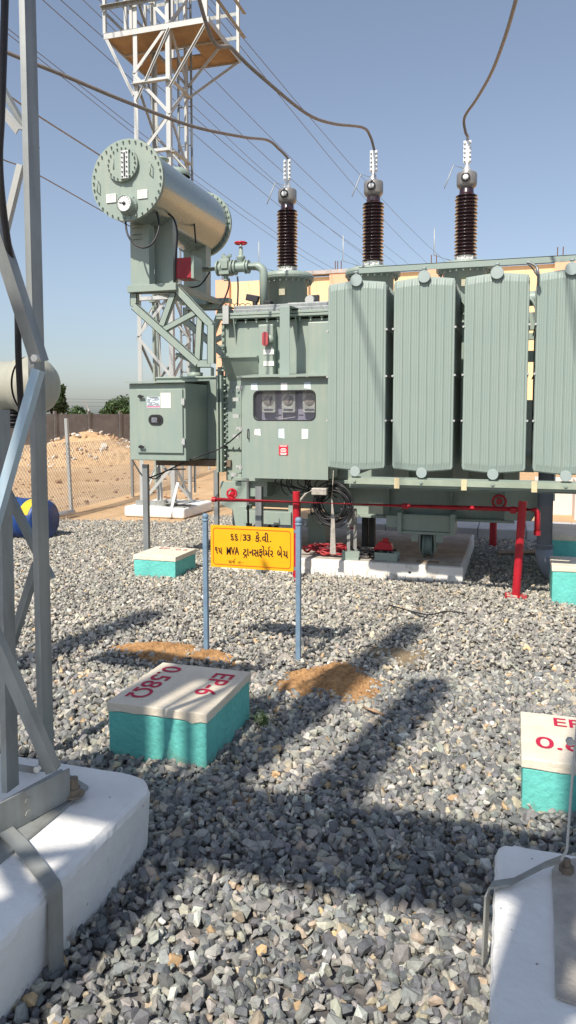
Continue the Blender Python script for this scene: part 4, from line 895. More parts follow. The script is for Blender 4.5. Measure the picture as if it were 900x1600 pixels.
# truss brackets (front and rear)
def truss(vv, name='truss_bracket', dx=0.0):
    def q(x, y): p = V(x, y, 7.35); return Vector((p.x + dx, vv, p.z))
    mb = MB(); ch = lambda a, b, w_=.075: mb.bar(q(*a), q(*b), .05, w_) if True else None
    def flat(a, b, w_=.075, dy=0):
        a, b = q(*a), q(*b); d = (b - a).normalized(); nrm = Vector((-d.z, 0, d.x)) * w_ / 2; dd = Vector((0, dy, 0))
        mb.prism([a + nrm + dd, b + nrm + dd, b - nrm + dd, a - nrm + dd], (0, .010, 0)); mb.prism([a + nrm + dd, b + nrm + dd, b + nrm * .85 + dd, a + nrm * .85 + dd], (0, .06, 0)); mb.prism([a - nrm + dd, b - nrm + dd, b - nrm * .85 + dd, a - nrm * .85 + dd], (0, .06, 0))
    P_ = [(208, 453), (275, 451), (329, 508), (329, 568), (308, 568), (208, 478)]
    for i in range(6): flat(P_[i], P_[(i + 1) % 6], .082 if i != 5 else .08, dy=.002 * (i % 2))
    flat((270, 455), (251, 508), .07, .013); flat((255, 514), (305, 487), .06, .015); flat((311, 492), (307, 562), .07, .013)
    return mb.build(name, GREEN, T)
truss(7.35); truss(8.7, dx=0.0)
mb = MB(); a = V(206, 452, 7.35); b = V(275, 452, 7.35); mb.box(a.x - .03, b.x + .02, 7.30, 7.42, a.z - .04, a.z + .035); mb.build('cradle_beam', GREEN, T, bevel=.003); MB().box(-4.1, -3.42, 8.66, 8.80, 3.06, 3.11).build('cradle_beam', GREEN, T, bevel=.003)
mb = MB(); 
for dx in (-3.9, -3.55): MB().box(dx, dx + .05, 7.42, 8.68, 3.02, 3.08).build('cradle_beam', GREEN, T)
# red relay box, pipe, valves
a = V(291, 419, 7.6); rb = MB().box(a.x - .10, a.x + .09, 7.55, 7.74, a.z - .115, a.z + .105).build('relay_box', REDBOX, T, bevel=.006)
MB().box(a.x + .09, a.x + .12, 7.53, 7.76, a.z - .125, a.z + .115).build('relay_backplate', GREEN, T)
yv = 7.95; zz = V(320, 421, yv).z; xa = V(300, 421, yv).x; xb = V(400, 421, yv).x; xe = V(412, 421, yv).x
mb = MB(); mb.tube([(xa, yv, zz), (xb, yv, zz)] + [(xb + .09 * math.sin(t * math.pi / 2), yv, zz - .09 * (1 - math.cos(t * math.pi / 2))) for t in (.2, .4, .6, .8, 1)] + [(xb + .09, yv, 2.84)], .046, 18); mb.build('oil_pipe', GREEN, T)
mb = MB()
for px, r in ((340, .085), (346, .085), (362, .085), (367, .085), (383, .075), (387, .075)):
    x = V(px, 421, yv).x; mb.cyl((x, yv, zz), (x + .016, yv, zz), r, n=18)
mb.cyl((V(340, 421, yv).x, yv, zz), (V(387, 421, yv).x, yv, zz), .055, n=16); x = V(353, 421, yv).x; mb.box(x - .06, x + .06, yv - .07, yv + .07, zz - .08, zz + .09); mb.box(x - .03, x + .05, yv - .09, yv - .06, zz - .02, zz + .07); mb.cyl((x, yv, zz + .06), (x, yv, zz + .13), .05, n=14); mb.cyl((x - .03, yv, zz + .12), (x - .03, yv, zz + .16), .015, n=8); mb.cyl((x + .05, yv, zz + .12), (x + .05, yv, zz + .15), .02, n=8); mb.cyl((x, yv, zz - .14), (x, yv, zz - .07), .03, n=10)
mb.build('gas_relay', GREEN, T, bevel=.004)
x = V(376.5, 421, yv).x; mb = MB(); mb.lathe([(.03, .04), (.04, .08), (.05, .10), (.05, .12), (.025, .13), (.02, .22), (.012, .23), (.012, .27)], (x, yv, zz), n=16); mb.lathe([(.03, -.05), (.045, -.0), (.03, .05)], (x, yv, zz), n=16); vv_ = mb.build('gate_valve', GREEN, T)
mb = MB(); mb.torus((x, yv, zz + .265), (0, 0, 1), .062, .012, 28, 8); mb.cyl((x, yv, zz + .255), (x, yv, zz + .28), .02, n=12)
for i in range(4): a_ = i * math.pi / 2 + .4; mb.bar((x, yv, zz + .265), (x + .06 * math.cos(a_), yv + .06 * math.sin(a_), zz + .265), .012, .01)
mb.build('handwheel', RED, vv_)
mb = MB(); mb.tube(bez([V(358, 435, 7.9), V(357, 450, 7.9), V(350, 468, 7.9), V(341, 480, 7.85)]), .010, 6); mb.tube(bez([V(371, 432, 7.9), V(372, 450, 7.9), V(371, 478, 7.9)]), .010, 6)
for i in range(4): c_ = V(362 + i * 8.5, 479, 7.9); mb.torus(c_, (0, 1, 0), .035, .004, 12, 5, 0, math.pi)
mb.build('hose', BLACK, T)
a = V(396, 468, 7.9); mb = MB(); mb.bar(a + Vector((-.08, 0, .03)), a + Vector((.06, 0, .0)), .06, .07); mb.cyl(a + Vector((.02, 0, -.02)), a + Vector((.02, 0, -.11)), .03, n=10); mb.box(a.x + .12, a.x + .2, 7.9, 8.0, a.z - .1, a.z - .02)
mb.build('cover_fitting', BLACK, T, bevel=.005)
mb = MB(); a = V(484, 469, 8.0); mb.lathe([(.0, .02), (.05, .02), (.055, 0), (.055, -.05)], (a.x, 8.0, a.z), (0, -1, 0), 20, False); mb.build('cover_gauge', GALVWHITE, T)
mb = MB(); a = V(487, 469, 8.0); mb.box(a.x - .07, a.x + .07, 8.03, 8.08, a.z - .08, a.z + .06); mb.build('cover_fitting', BLACK, T)
mb = MB(); mb.tube(bez([(TX0 + .1, 7.95, 2.86), (-2.6, 7.97, 2.88), (-2.2, 7.96, 2.86), (-1.6, 7.98, 2.88), (-.6, 7.96, 2.87)]), .012, 6); mb.tube(bez([(-3.0, 7.88, 2.85), (-2.7, 7.86, 2.875), (-2.2, 7.9, 2.86)]), .007, 6); mb.build('conduit', BLACK, T)

# ---- coil of control cables hanging under the cabinet
mb = MB(); rs = random.Random(8); a = V(522, 790, 7.45)
c0 = V(520, 772, 7.5)
for i in range(12):
    c_ = c0 + Vector((rs.gauss(0, .03), rs.uniform(-.06, .10), rs.uniform(-.06, .02))); mb.torus(c_ - Vector((0, 0, .10)), (rs.gauss(0, .12), 1, rs.gauss(0, .1)), rs.uniform(.15, .24), rs.uniform(.006, .010), 30, 6)
mb.torus(V(465, 757, 7.5), (.2, 1, .3), .13, .007, 24, 6); mb.torus(V(470, 755, 7.5), (-.2, 1, .2), .10, .006, 24, 6); mb.torus(V(458, 755, 7.5), (.1, 1, -.2), .14, .006, 24, 6)
for i in range(8):
    x = -2.4 + i * .075; mb.tube(bez([(x, 7.5, 1.0), (x + rs.gauss(0, .03), 7.5, .92), (c0.x - .15 + rs.gauss(0, .08), 7.55, .82), (c0.x - .2, 7.6, .70)]), .007, 5)
tag(mb.build('cable_coil', BLACK), 'coil of black control cables hanging beneath the control cabinet', 'cable')
mb = MB(); a = V(499, 768, 7.3); mb.box(a.x - .08, a.x + .08, 7.28, 7.36, a.z - .035, a.z + .035); mb.tube([V(490, 765, 7.3), V(477, 772, 7.3), V(466, 786, 7.3)], .016, 6)
tag(mb.build('cable_bracket', WRAP, bevel=.01), 'dusty galvanised bracket gathering the black cable coil', 'bracket')
# hanging strip
mb = MB(); p0 = V(521, 735, 7.1); p1 = V(518.5, 780, 7.1); p2 = V(520, 812, 7.1)
mb.tube([p0, p1], .003, 5); bt = V(520, 866, 7.1)
mb.prism([(p1.x - .004, 7.1, p1.z), (p1.x + .004, 7.1, p1.z), (p2.x + .018, 7.1, p2.z), (bt.x + .03, 7.1, bt.z), (bt.x - .03, 7.1, bt.z), (p2.x - .018, 7.1, p2.z)], (0, .012, 0))
tag(mb.build('hanging_strap', WRAP), 'pale plastic strap hanging from above down to the plinth edge', 'strap')
# things lying on the plinth
def tangle(name, px0, px1, m, n_, label, v0=7.45, v1=7.75, seed=1, r=.008, h=.08):
    rs = random.Random(seed); mb = MB(); a = V(px0, 860, v0).x; b = V(px1, 860, v0).x
    for i in range(n_):
        pts = []; x = rs.uniform(a, a + (b - a) * .6); yv = rs.uniform(v0, v1)
        for k in range(6):
            pts.append((min(max(x, a), b), yv, .185 + r + rs.uniform(0, h))); x += rs.uniform(-.05, .16); yv = min(max(yv + rs.uniform(-.10, .10), v0), v1)
        mb.tube(bez(pts, 5), r, 6)
    return tag(mb.build(name, m), label, 'cable')
tangle('cable_heap', 468, 535, REDCAB, 13, 'tangle of red welding cables lying on the plinth beside the sign', seed=3, r=.013)
tangle('cable_heap', 472, 530, mat('maroon_cable', (.10, .02, .025), .5), 9, 'dark maroon cables tangled among the red ones on the plinth', seed=5, r=.012)
tangle('cable_heap', 535, 612, BLACK, 18, 'heap of loose black cables on the plinth below the slotted upright', seed=6, r=.009)
def channel(px0, px1, py, v, hh, dd, label, rot=0):
    a = V(px0, py, v); b = V(px1, py, v); L_ = b.x - a.x; mb = MB(); mb.box(-L_ / 2, L_ / 2, 0, .005, 0, hh); mb.box(-L_ / 2, L_ / 2, .005, dd, 0, .005); mb.box(-L_ / 2, L_ / 2, dd, dd + .005, 0, hh)
    for s_ in (-.38, .38): mb.bolt((L_ * s_, 0, hh * .5), (0, -1, 0), .009, .003)
    o = mb.build('steel_channel', GREEN, base=(0, 0, 0)); o.location = ((a.x + b.x) / 2, v, .177); o.rotation_euler = (0, 0, rot); return tag(o, label, 'steel channel')
channel(534, 560, 866, 7.36, .085, .06, 'short pale green steel channel overhanging the plinth front beside the strap', 0.05)
channel(585, 621, 862, 7.42, .08, .12, 'green steel channel with bolt holes lying below the red block', -0.04)
mb = MB(); a = V(597, 856, 7.5); z = .27; mb.prism([(a.x - .10, 7.5, z), (a.x + .11, 7.5, z), (a.x + .09, 7.5, z + .07), (a.x - .03, 7.5, z + .09)], (0, .09, 0)); mb.box(a.x + .0, a.x + .06, 7.52, 7.56, z + .075, z + .12)
tag(mb.build('red_clamp_block', RED, bevel=.006), 'small red steel clamp resting on the green channels and black cables', 'clamp')
mb = MB(); mb.box(-.11, .11, 0, .04, 0, .012); o = mb.build('offcut', BOARD, base=(0, 0, 0)); o.location = (V(668, 862, 7.45).x, 7.45, .178); tag(o, 'brown wooden offcut lying on the plinth before the wheel', 'wood')
mb = MB(); mb.prism([(-.28, 0, .02), (.3, -.05, .04), (.32, .10, .05), (-.25, .13, .03)], (0, 0, .018)); o = mb.build('plank', BOARD, base=(0, 0, 0)); p = GZ(815, 872); o.location = (p.x, p.y, .02); o.rotation_euler = (0, 0, .35); tag(o, 'brown plank lying in the shade behind the red post', 'plank')

# ================================================================== red sprinkler pipe
T2 = thing('fire_pipe', (-1.4, 6.97, 0), 'long horizontal red fire pipe on red posts in front of the transformer', 'pipe')
zl = .80
MB().tube([(-2.93, 6.97, zl), (-.5, 6.97, zl + .004), (.12, 6.97, zl + .008)], .021, 14).build('pipe_run', RED, T2)
MB().cyl((-2.94, 6.97, zl), (-2.90, 6.97, zl), .026, n=14).build('pipe_joint', RED, T2); MB().cyl((-1.0, 6.97, zl), (-.94, 6.97, zl), .027, n=14).build('pipe_joint', RED, T2)
mb = MB(); mb.cyl((-.02, 6.97, zl), (.03, 6.97, zl), .032, n=14); mb.cyl((.02, 6.97, zl + .005), (.12, 6.97, zl + .01), .022, n=12)
mb.tube([(.10, 6.97, zl + .01), (.19, 6.97, zl + .01), (.215, 6.97, zl - .01), (.215, 6.97, zl - .22)], .026, 12); mb.cyl((.215, 6.97, zl - .22), (.215, 6.97, zl - .18), .031, n=12)
mb.build('pipe_joint', RED, T2)
p1 = V(817, 783, 6.93); p0 = Vector((.045, 6.93, 0))
mb = MB(); mb.cyl(p0, p1, .037, n=20); mb.box(-.05, .14, 6.84, 7.02, .02, .03); mb.build('support_post', RED, T2)
p1 = V(463, 768, 7.05); mb = MB(); mb.cyl((p1.x, 7.05, 0), p1, .036, n=20); mb.build('support_post', RED, T2)
mb = MB(); p1 = V(361, 773, 6.97); mb.torus(p1 + Vector((0, .02, .01)), (.4, -1, .2), .045, .012, 20, 8); mb.cyl(p1 + Vector((0, 0, -.02)), p1 + Vector((0, .08, .02)), .03, n=12)
mb.build('nozzle_valve', RED, T2); mb = MB(); p1 = V(780, 784, 7.2); mb.torus(p1, (0, -1, .2), .06, .012, 20, 8); mb.cyl(p1, p1 + Vector((0, .1, 0)), .03, n=12); mb.build('nozzle_valve', RED, T2)
p1 = V(533, 805, 8.9); MB().cyl((p1.x, 9.6, 0), (p1.x, 9.6, .75), .045, n=14).build('rear_post', RED, T2); MB().cyl((V(768, 830, 9.6).x + .02, 9.6, 0), (V(768, 830, 9.6).x + .02, 9.6, .8), .045, n=14).build('rear_post', RED, T2)
MB().cyl((.36, 8.9, 0), (.36, 8.9, 1.2), .03, n=10).build('rear_riser', RED, T2)
# drain pipe
mb = MB(); a = V(851, 765, 7.6); xx = a.x + .01
mb.tube([(xx, 7.6, 1.2), (xx, 7.6, .36)], .072, 22); mb.tube([(xx, 7.6, .40), (xx, 7.6, .33)] + [(xx + .14 * (1 - math.cos(t * math.pi / 2)), 7.6 - .02, .33 - .22 * math.sin(t * math.pi / 2)) for t in (.15, .35, .55, .75, .9)] + [(xx + .28, 7.55, .09)], .083, 22)
tag(mb.build('drain_pipe', PVC), 'thick grey drain pipe with elbow beside the stacked turquoise pits', 'pipe')
mb = MB(); mb.cyl((V(862, 780, 8.6).x, 8.6, .72), (V(862, 780, 8.6).x, 8.6, 1.2), .035, n=12); mb.box(V(862, 780, 8.6).x - .07, V(862, 780, 8.6).x - .04, 8.6, 8.64, .55, 1.2)
mb.build('bank_riser', GREEN, T)

# ================================================================== kerb slab, low walls behind
t = thing('kerb_slab', (.2, 10.6, 0), 'pale concrete kerb slab running behind the transformer', 'kerb')
for i in range(9):
    x = -2.3 + i * .62; MB().box(x, x + .612, 10.15, 11.1, -.05, .15).build('slab_block', KERB, t, bevel=.012)
mb = MB().box(-4.9, -3.2, 13.2, 13.8, -.1, .62); tag(mb.build('white_plinth', WHITE, bevel=.02), 'plain whitewashed block standing behind the lattice tower foot', 'plinth')
mb = MB().box(-3.1, -2.55, 12.6, 13.0, -.1, .68); tag(mb.build('grey_pedestal', KERB, bevel=.02), 'bluish grey concrete pedestal right of the tower foot', 'plinth')
mb = MB().box(.35, 6, 13.2, 13.5, -.1, .60); mb.box(.95, 1.12, 12.6, 13.2, -.1, .62); tag(mb.build('low_wall', mat('pinkish_whitewash', (.74, .64, .58), .9, var=.08, scale=2, bump=.2)), 'low pinkish white wall beyond the radiators at far right', 'wall')
mb = MB().box(1.15, 1.75, 12.0, 12.5, -.1, .55); tag(mb.build('blue_grey_pedestal', mat('bluish_concrete', (.42, .46, .54), .85), bevel=.02), 'bluish pedestal in front of the low pinkish wall', 'plinth')

# ================================================================== lattice tower behind
def lattice(root, x0, x1, y0, y1, z0, z1, nseg, w_, m, wd=.05, top_scale=1.0, horizontals=True):
    cx, cy = (x0 + x1) / 2, (y0 + y1) / 2
    def cn(k, z):
        s = 1 + (top_scale - 1) * (z - z0) / (z1 - z0); X = (x0, x1, x1, x0)[k]; Y = (y0, y0, y1, y1)[k]; return Vector((cx + (X - cx) * s, cy + (Y - cy) * s, z))
    legs = []
    for k in range(4): 
        f = (1, -1, -1, 1)[k]
        mb = MB(); a, b = cn(k, z0), cn(k, z1)
        sx = 1 if k in (0, 3) else -1; sy = 1 if k in (0, 1) else -1
        mb.prism([a, a + Vector((sx * w_, 0, 0)), a + Vector((sx * w_, sy * .008, 0)), a + Vector((sx * .008, sy * .008, 0)), a + Vector((sx * .008, sy * w_, 0)), a + Vector((0, sy * w_, 0))], b - a); mb.build('leg', m, root)
    for f in range(4):
        k0, k1 = f, (f + 1) % 4
        for i in range(nseg):
            za = z0 + (z1 - z0) * i / nseg; zb = z0 + (z1 - z0) * (i + 1) / nseg; a, b = (k0, k1) if (i + f) % 2 == 0 else (k1, k0)
            A, B = cn(a, za), cn(b, zb); nrm = ((0, -1, 0), (1, 0, 0), (0, 1, 0), (-1, 0, 0))[f]; o_ = Vector(nrm) * .004
            mb = MB(); mb.bar(A + o_, B + o_, wd, .006, up=nrm); mb.bar(A - o_ * 3, B - o_ * 3, .006, wd * .7, up=nrm); mb.build('brace', m, root)
TW = thing('lattice_tower', (-5.73, 11.55, .15), 'pale galvanised lattice tower with a railed platform behind the transformer', 'tower')
lattice(TW, -6.05, -5.40, 11.2, 11.9, .15, 9.3, 13, .075, GALVWHITE, .05)
for zz in (3.55, 5.02, 5.9, 7.0):
    mb = MB(); mb.box(-6.05, -5.40, 11.185, 11.195, zz, zz + .07); mb.box(-6.05, -5.40, 11.12, 11.185, zz, zz + .008); mb.box(-5.398, -5.388, 11.2, 11.9, zz, zz + .07); mb.box(-5.388, -5.33, 11.2, 11.9, zz, zz + .008); mb.build('ring_beam', GALVWHITE, TW)
# ladder inside
mb = MB(); 
for xx in (-5.62, -5.38): mb.bar((xx, 11.98, .3), (xx, 11.98, 9.2), .03, .03)
for i in range(28): mb.cyl((-5.62, 11.98, .5 + i * .32), (-5.38, 11.98, .5 + i * .32), .011, n=6)
mb.build('ladder', GALV, TW)
mb = MB(); mb.bar((-5.85, 11.4, .4), (-5.85, 11.4, 4.6), .035, .035); mb.cyl((-5.85, 11.4, 3.55), (-5.85, 11.4, 3.6), .07, n=10); mb.bar((-5.7, 11.3, 2.0), (-5.78, 11.35, 3.5), .03, .03); mb.build('operating_rod', GREEN, TW)
PX0, PX1, PY0, PY1, PZ = -6.54, -4.745, 11.19, 12.60, 7.82
mb = MB()
mb.prism([(PX0, PY0, PZ), (PX1, PY0, PZ), (PX1, PY0 + .62, PZ), (PX0, PY0 + .62, PZ)], (0, 0, .03)); mb.prism([(PX1 - .52, PY0 + .65, PZ - .004), (PX1, PY0 + .65, PZ - .004), (PX1, PY1, PZ - .004), (PX1 - .52, PY1, PZ - .004)], (0, 0, .03)); mb.prism([(PX0, PY0 + .65, PZ - .004), (PX0 + .52, PY0 + .65, PZ - .004), (PX0 + .52, PY1, PZ - .004), (PX0, PY1, PZ - .004)], (0, 0, .03))
mb.prism([(PX0 + .53, PY1 - .4, PZ), (PX1 - .53, PY1 - .4, PZ), (PX1 - .53, PY1, PZ), (PX0 + .53, PY1, PZ)], (0, 0, .03))
mb.build('platform_floor', TARP, TW)
mb = MB()
for yy in (PY0 - .01, PY0 + .62, PY1): mb.box(PX0 - .03, PX1 + .03, yy, yy + .008, PZ - .03, PZ + .06); mb.box(PX0 - .03, PX1 + .03, yy, yy + .06, PZ + .055, PZ + .062)
for xx in (PX0 - .02, PX1 + .02): mb.box(xx, xx + .008, PY0, PY1, PZ - .035, PZ + .055)
mb.build('platform_beam', GALVWHITE, TW)
railz = (8.22, 8.62, 9.0)
for (xx, yy) in [(PX0, PY0), (-6.05, PY0 - .01), (-5.4, PY0 - .01), (PX1, PY0), (PX1, PY0 + .5), (PX1, PY1), (PX0, PY1), (-5.4, PY1), (-6.0, PY1), (PX0, PY0 + .7)]:
    mb = MB(); mb.angle((xx, yy, PZ + .06), (xx, yy, 9.05), .05, .006, up=(0, 1, 0)); mb.build('rail_post', GALVWHITE, TW)
mb = MB()
for z in railz:
    mb.box(PX0 - .05, PX1 + .06, PY0 - .045, PY0 - .04, z, z + .06); mb.box(PX0 - .05, PX1 + .06, PY0 - .10, PY0 - .045, z + .054, z + .06)
    mb.box(PX1 + .06, PX1 + .065, PY0, PY1 + .05, z, z + .06); mb.box(PX1 + .065, PX1 + .12, PY0, PY1 + .05, z, z + .006); mb.box(PX0 - .05, PX0 - .045, PY0, PY1, z, z + .06)
    mb.box(PX0, PX1, PY1 + .05, PY1 + .055, z, z + .06)
mb.build('handrail', GALVOLD, TW)
for a, b in (((-6.05, 11.2, 6.85), (PX0, PY0, PZ)), ((-5.40, 11.19, 6.9), (PX1, PY0, PZ)), ((-5.99, 11.18, 6.75), (-5.40, 11.18, 7.8)), ((-5.4, 11.9, 7.0), (PX1, PY1, PZ)), ((-5.4, 11.9, 7.2), (PX1, PY0 + .7, PZ)), ((-6.05, 11.9, 6.9), (PX0, PY1, PZ))):
    mb = MB(); mb.bar(a, b, .05, .008, up=(0, 1, 0)); mb.bar(a, b, .008, .05, up=(0, 1, 0)); mb.build('knee_brace', GALVWHITE, TW)
t = thing('tower_footing', (-5.7, 11.5, 0), 'low whitewashed concrete footing under the lattice tower', 'footing')
MB().box(-6.22, -5.12, 10.95, 12.15, -.03, .15).build('footing_block', WHITE, t, bevel=.04, segs=3)
mb = MB(); mb.box(-6.1, -5.35, 11.14, 11.20, .152, .23); mb.box(-5.45, -5.15, 11.0, 11.35, .152, .165); mb.prism([(-5.55, 11.05, .19), (-5.1, 11.1, .22), (-5.1, 11.4, .24), (-5.5, 11.4, .2)], (0, 0, .012)); mb.cyl((-5.55, 11.1, .15), (-5.55, 11.1, .26), .05, n=14); mb.build('base_plate', GALVOLD, t)
MB().bar((-5.36, 10.90, 0), (-5.32, 11.15, .55), .05, .006, up=(0, 1, 0)).build('earth_flat', GALVWHITE, t)

# ================================================================== overhead wires and conductors
WIRES = [(67, 0, 556, 408), (95, 0, 590, 408), (0, 35, 533, 427), (0, 43, 517, 427), (155, 0, 610, 405), (215, 0, 633, 408), (318, 0, 664, 408), (330, 0, 689, 402), (130, 0, 575, 403)]
wl = ['topmost left', 'second', 'third', 'fourth', 'fifth', 'sixth', 'seventh', 'eighth', 'ninth']
for i, (xa, ya, xb, yb) in enumerate(WIRES):
    A = V(xa, ya, 13 + i * .4); B = V(xb, yb, 48 + i); D = B - A
    pts = [A + D * t + Vector((0, 0, -.35 * (1 - (2 * min(max(t, 0), 1) - 1) ** 2))) for t in (-.45, -.2, 0, .15, .3, .45, .6, .8, 1, 1.3)]
    o = MB().tube(pts, .010, 5).build('overhead_wire', THIN); tag(o, 'thin dark overhead line wire slanting down across the sky behind the transformer', 'wire', 'thin overhead line wires crossing the sky')
for i, (xa, ya, xb, yb, xc, yc, r, lb) in enumerate(((0, 140, 52, 176, 155, 242, .011, 'upper grey wire sloping from the left edge to the conservator'), (0, 247, 52, 269, 160, 330, .008, 'lower grey wire sloping from the left edge to the conservator'))):
    A = V(xa - 80, ya - 46, 6.6); o = MB().tube(bez([A, V(xa, ya, 7.2), V(xb, yb, 8.2), V(xc, yc, 10.5), V(xc + 70, yc + (46 if xc == 155 else 38), 11.3)]), r, 6).build('overhead_wire', WIRE); tag(o, lb, 'wire')
def zt(i): return Vector((BX[i], BV, ztop))
c1 = [zt(0), zt(0) + Vector((0, 0, .03)), V(436, 233, 8.2), V(418, 219, 7.9), V(380, 214, 7.2), V(300, 197, 6.3), V(200, 160, 5.5), V(100, 118, 5.0), V(0, 77, 4.6), V(-110, 22, 4.3), V(-240, -50, 4.05)]
c2 = [zt(1), zt(1) + Vector((0, 0, .03)), V(578, 212, 8.25), V(566, 199, 8.0), V(520, 193, 7.3), V(480, 178, 6.7), V(420, 130, 5.9), V(365, 78, 5.45), V(312, 2, 5.0), Vector((-2.05, 3.4, 6.3)), Vector((-1.9, 1.8, 6.65)), Vector((-1.9, .5, 6.9)), Vector((-1.9, -1.5, 7.2))]
c3 = [zt(2), zt(2) + Vector((0, 0, .05)), V(727, 205, 8.35), V(726, 183, 8.2), V(745, 154, 7.75), V(768, 113, 7.0), V(789, 58, 6.1), V(806, 0, 5.4), V(824, -70, 4.9), Vector((-.12, 3.8, 5.6)), Vector((-.27, 2.4, 6.5)), Vector((-.3, 1.0, 6.9)), Vector((-.3, -1.0, 7.2))]
for c_, lb in ((c1, 'thick brown conductor leading left from the left bushing past the tower'), (c2, 'thick brown conductor curving up left from the middle bushing'), (c3, 'thick brown conductor rising steeply from the right bushing')):
    tag(MB().tube(bez(c_, 12), .0145, 10).build('power_conductor', WIRE), lb, 'conductor')

# ================================================================== building
t = thing('substation_building', (-2, 30, 0), 'pale yellow building with salmon pilasters behind the transformer', 'building')
MB().box(-12.35, 14, 30, 42, -.4, 7.35).build('wall', PEACH, t)
for x0 in (-12.36, -7.35, -3.4, 1.3, 6.0):
    MB().box(x0, x0 + .75 if x0 > -12 else x0 + .62, 29.82, 29.998, -.4, 7.43).build('pilaster', ORNG, t)
mb = MB(); mb.box(-8.6, 14.1, 29.78, 30.3, 7.432, 7.58); mb.build('parapet_cap', mat('grey_cap', (.42, .38, .36), .8), t)
mb = MB()
RUST = mat('rust', (.15, .07, .04), .9)
for x0 in (-7.2, -7.1, -6.95, -3.3, -3.1, 1.4, 1.6, -12.2, -12.0, 5.2): MB().cyl((x0, 30.2, 7.3), (x0, 30.2, 8.0), .02, n=5).build('rebar_stub', RUST, t)
MB().cyl((-8.3, 29.7, 0), (-8.3, 29.7, 7.4), .05, n=8).build('rain_pipe', PVC, t)
for x0 in (-10.9, -5.9, -1.7, 3.2):
    wf = MB().box(x0, x0 + 1.5, 29.93, 29.999, 4.2, 5.6).box(x0 - .1, x0 + 1.6, 29.6, 29.999, 5.65, 5.75).build('window', mat('window_frame_grey', (.3, .3, .3), .5) if 'window_frame_grey' not in bpy.data.materials else bpy.data.materials['window_frame_grey'], t)
    MB().box(x0 + .08, x0 + 1.42, 29.915, 29.928, 4.28, 5.52).build('pane', GLASSD, wf)

# ================================================================== boundary wall, fence, heap, trees
def camxy(X, Y): return Vector((X * ct - Y * st, X * st + Y * ct, 0))
A = camxy(-12.94, 34.8); D = (camxy(-8.62, 39.85) - A).normalized(); Nn = Vector((D.y, -D.x, 0))
t = thing('boundary_wall', A, 'dark grey precast concrete panel wall beyond the sand', 'wall')
nb = 0
for i in range(-9, 10):
    p = A + D * (i * 1.95 + .3)
    MB().bar(p + Vector((0, 0, -.3)), p + Vector((0, 0, 1.9)), .13, .13, up=D).build('wall_post', WALLC, t)
    mb = MB()
    for k in range(5):
        q0 = p + D * .09 + Vector((0, 0, .17 + k * .385 - .15)); q1 = q0 + D * 1.77; mb.bar(q0, q1, .05, .3835)
    mb.build('wall_panel', WALLC, t)
    a = p + Vector((0, 0, 1.9)); 
    if i % 2 == 0: MB().bar(a, a + Vector((0, 0, .1)) + Nn * .0, .05, .05).bar(a + Vector((0, 0, .1)), a + Vector((0, 0, .55)) - D * .25, .04, .04).build('barb_arm', KERB, t)
mb = MB()
for z in (2.15, 2.35, 2.5): mb.tube([A + D * (-17) + Vector((0, 0, z)), A + D * 20 + Vector((0, 0, z))], .009, 4)
mb.build('barbed_wire', THIN, t)
# chain link fence
F0 = camxy(-3.729, 12.67); F1 = camxy(-3.204, 15.22); FD = (F1 - F0).normalized()
t = thing('chain_link_fence', F0, 'sagging wire mesh fence on thin steel posts across the sand', 'fence')
for k, (s_, hh) in enumerate(((0, 1.66), (2.6, 1.45), (-2.6, 1.6), (5.2, 1.4), (7.8, 1.4))):
    p = F0 + FD * s_ + Vector((0, 0, -.05)); m_ = GALVWHITE if k != 1 else GALV
    MB().angle(p, p + Vector((-.06 if k == 0 else 0, 0, hh)), .05, .006, up=(0, 1, 0)).build('fence_post', m_, t)
mb = MB(); st_, hh = .085, 1.15; L0, L1 = -3.6, 8.0; n_ = int((L1 - L0) / st_)
for i in range(n_ + int(hh / st_)):
    for sgn in (0, 1):
        s0 = L0 + (i - int(hh / st_)) * st_; s1 = s0 + hh
        if sgn: pa = (s0, .05); pb = (s1, .05 + hh)
        else: pa = (s1, .05); pb = (s0, .05 + hh)
        pts = []
        for q in (pa, pb): pts.append(q)
        # clip
        (xa, za), (xb, zb) = pts
        if min(xa, xb) < L0 or max(xa, xb) > L1: continue
        mb.tube([F0 + FD * xa + Vector((0, 0, za)), F0 + FD * xb + Vector((0, 0, zb))], .0035, 3, False, False)
mb.build('wire_mesh', GALV, t)
mb = MB(); p = GZ(75, 812); q = GZ(205, 776); mb.tube([GZ(40, 818, .04), p + Vector((0, 0, .05)), GZ(115, 800, .05)], .045, 10); tag(mb.build('ground_pipe', KERB), 'pale pipe lying at the sand edge beside the blue barrel', 'pipe')
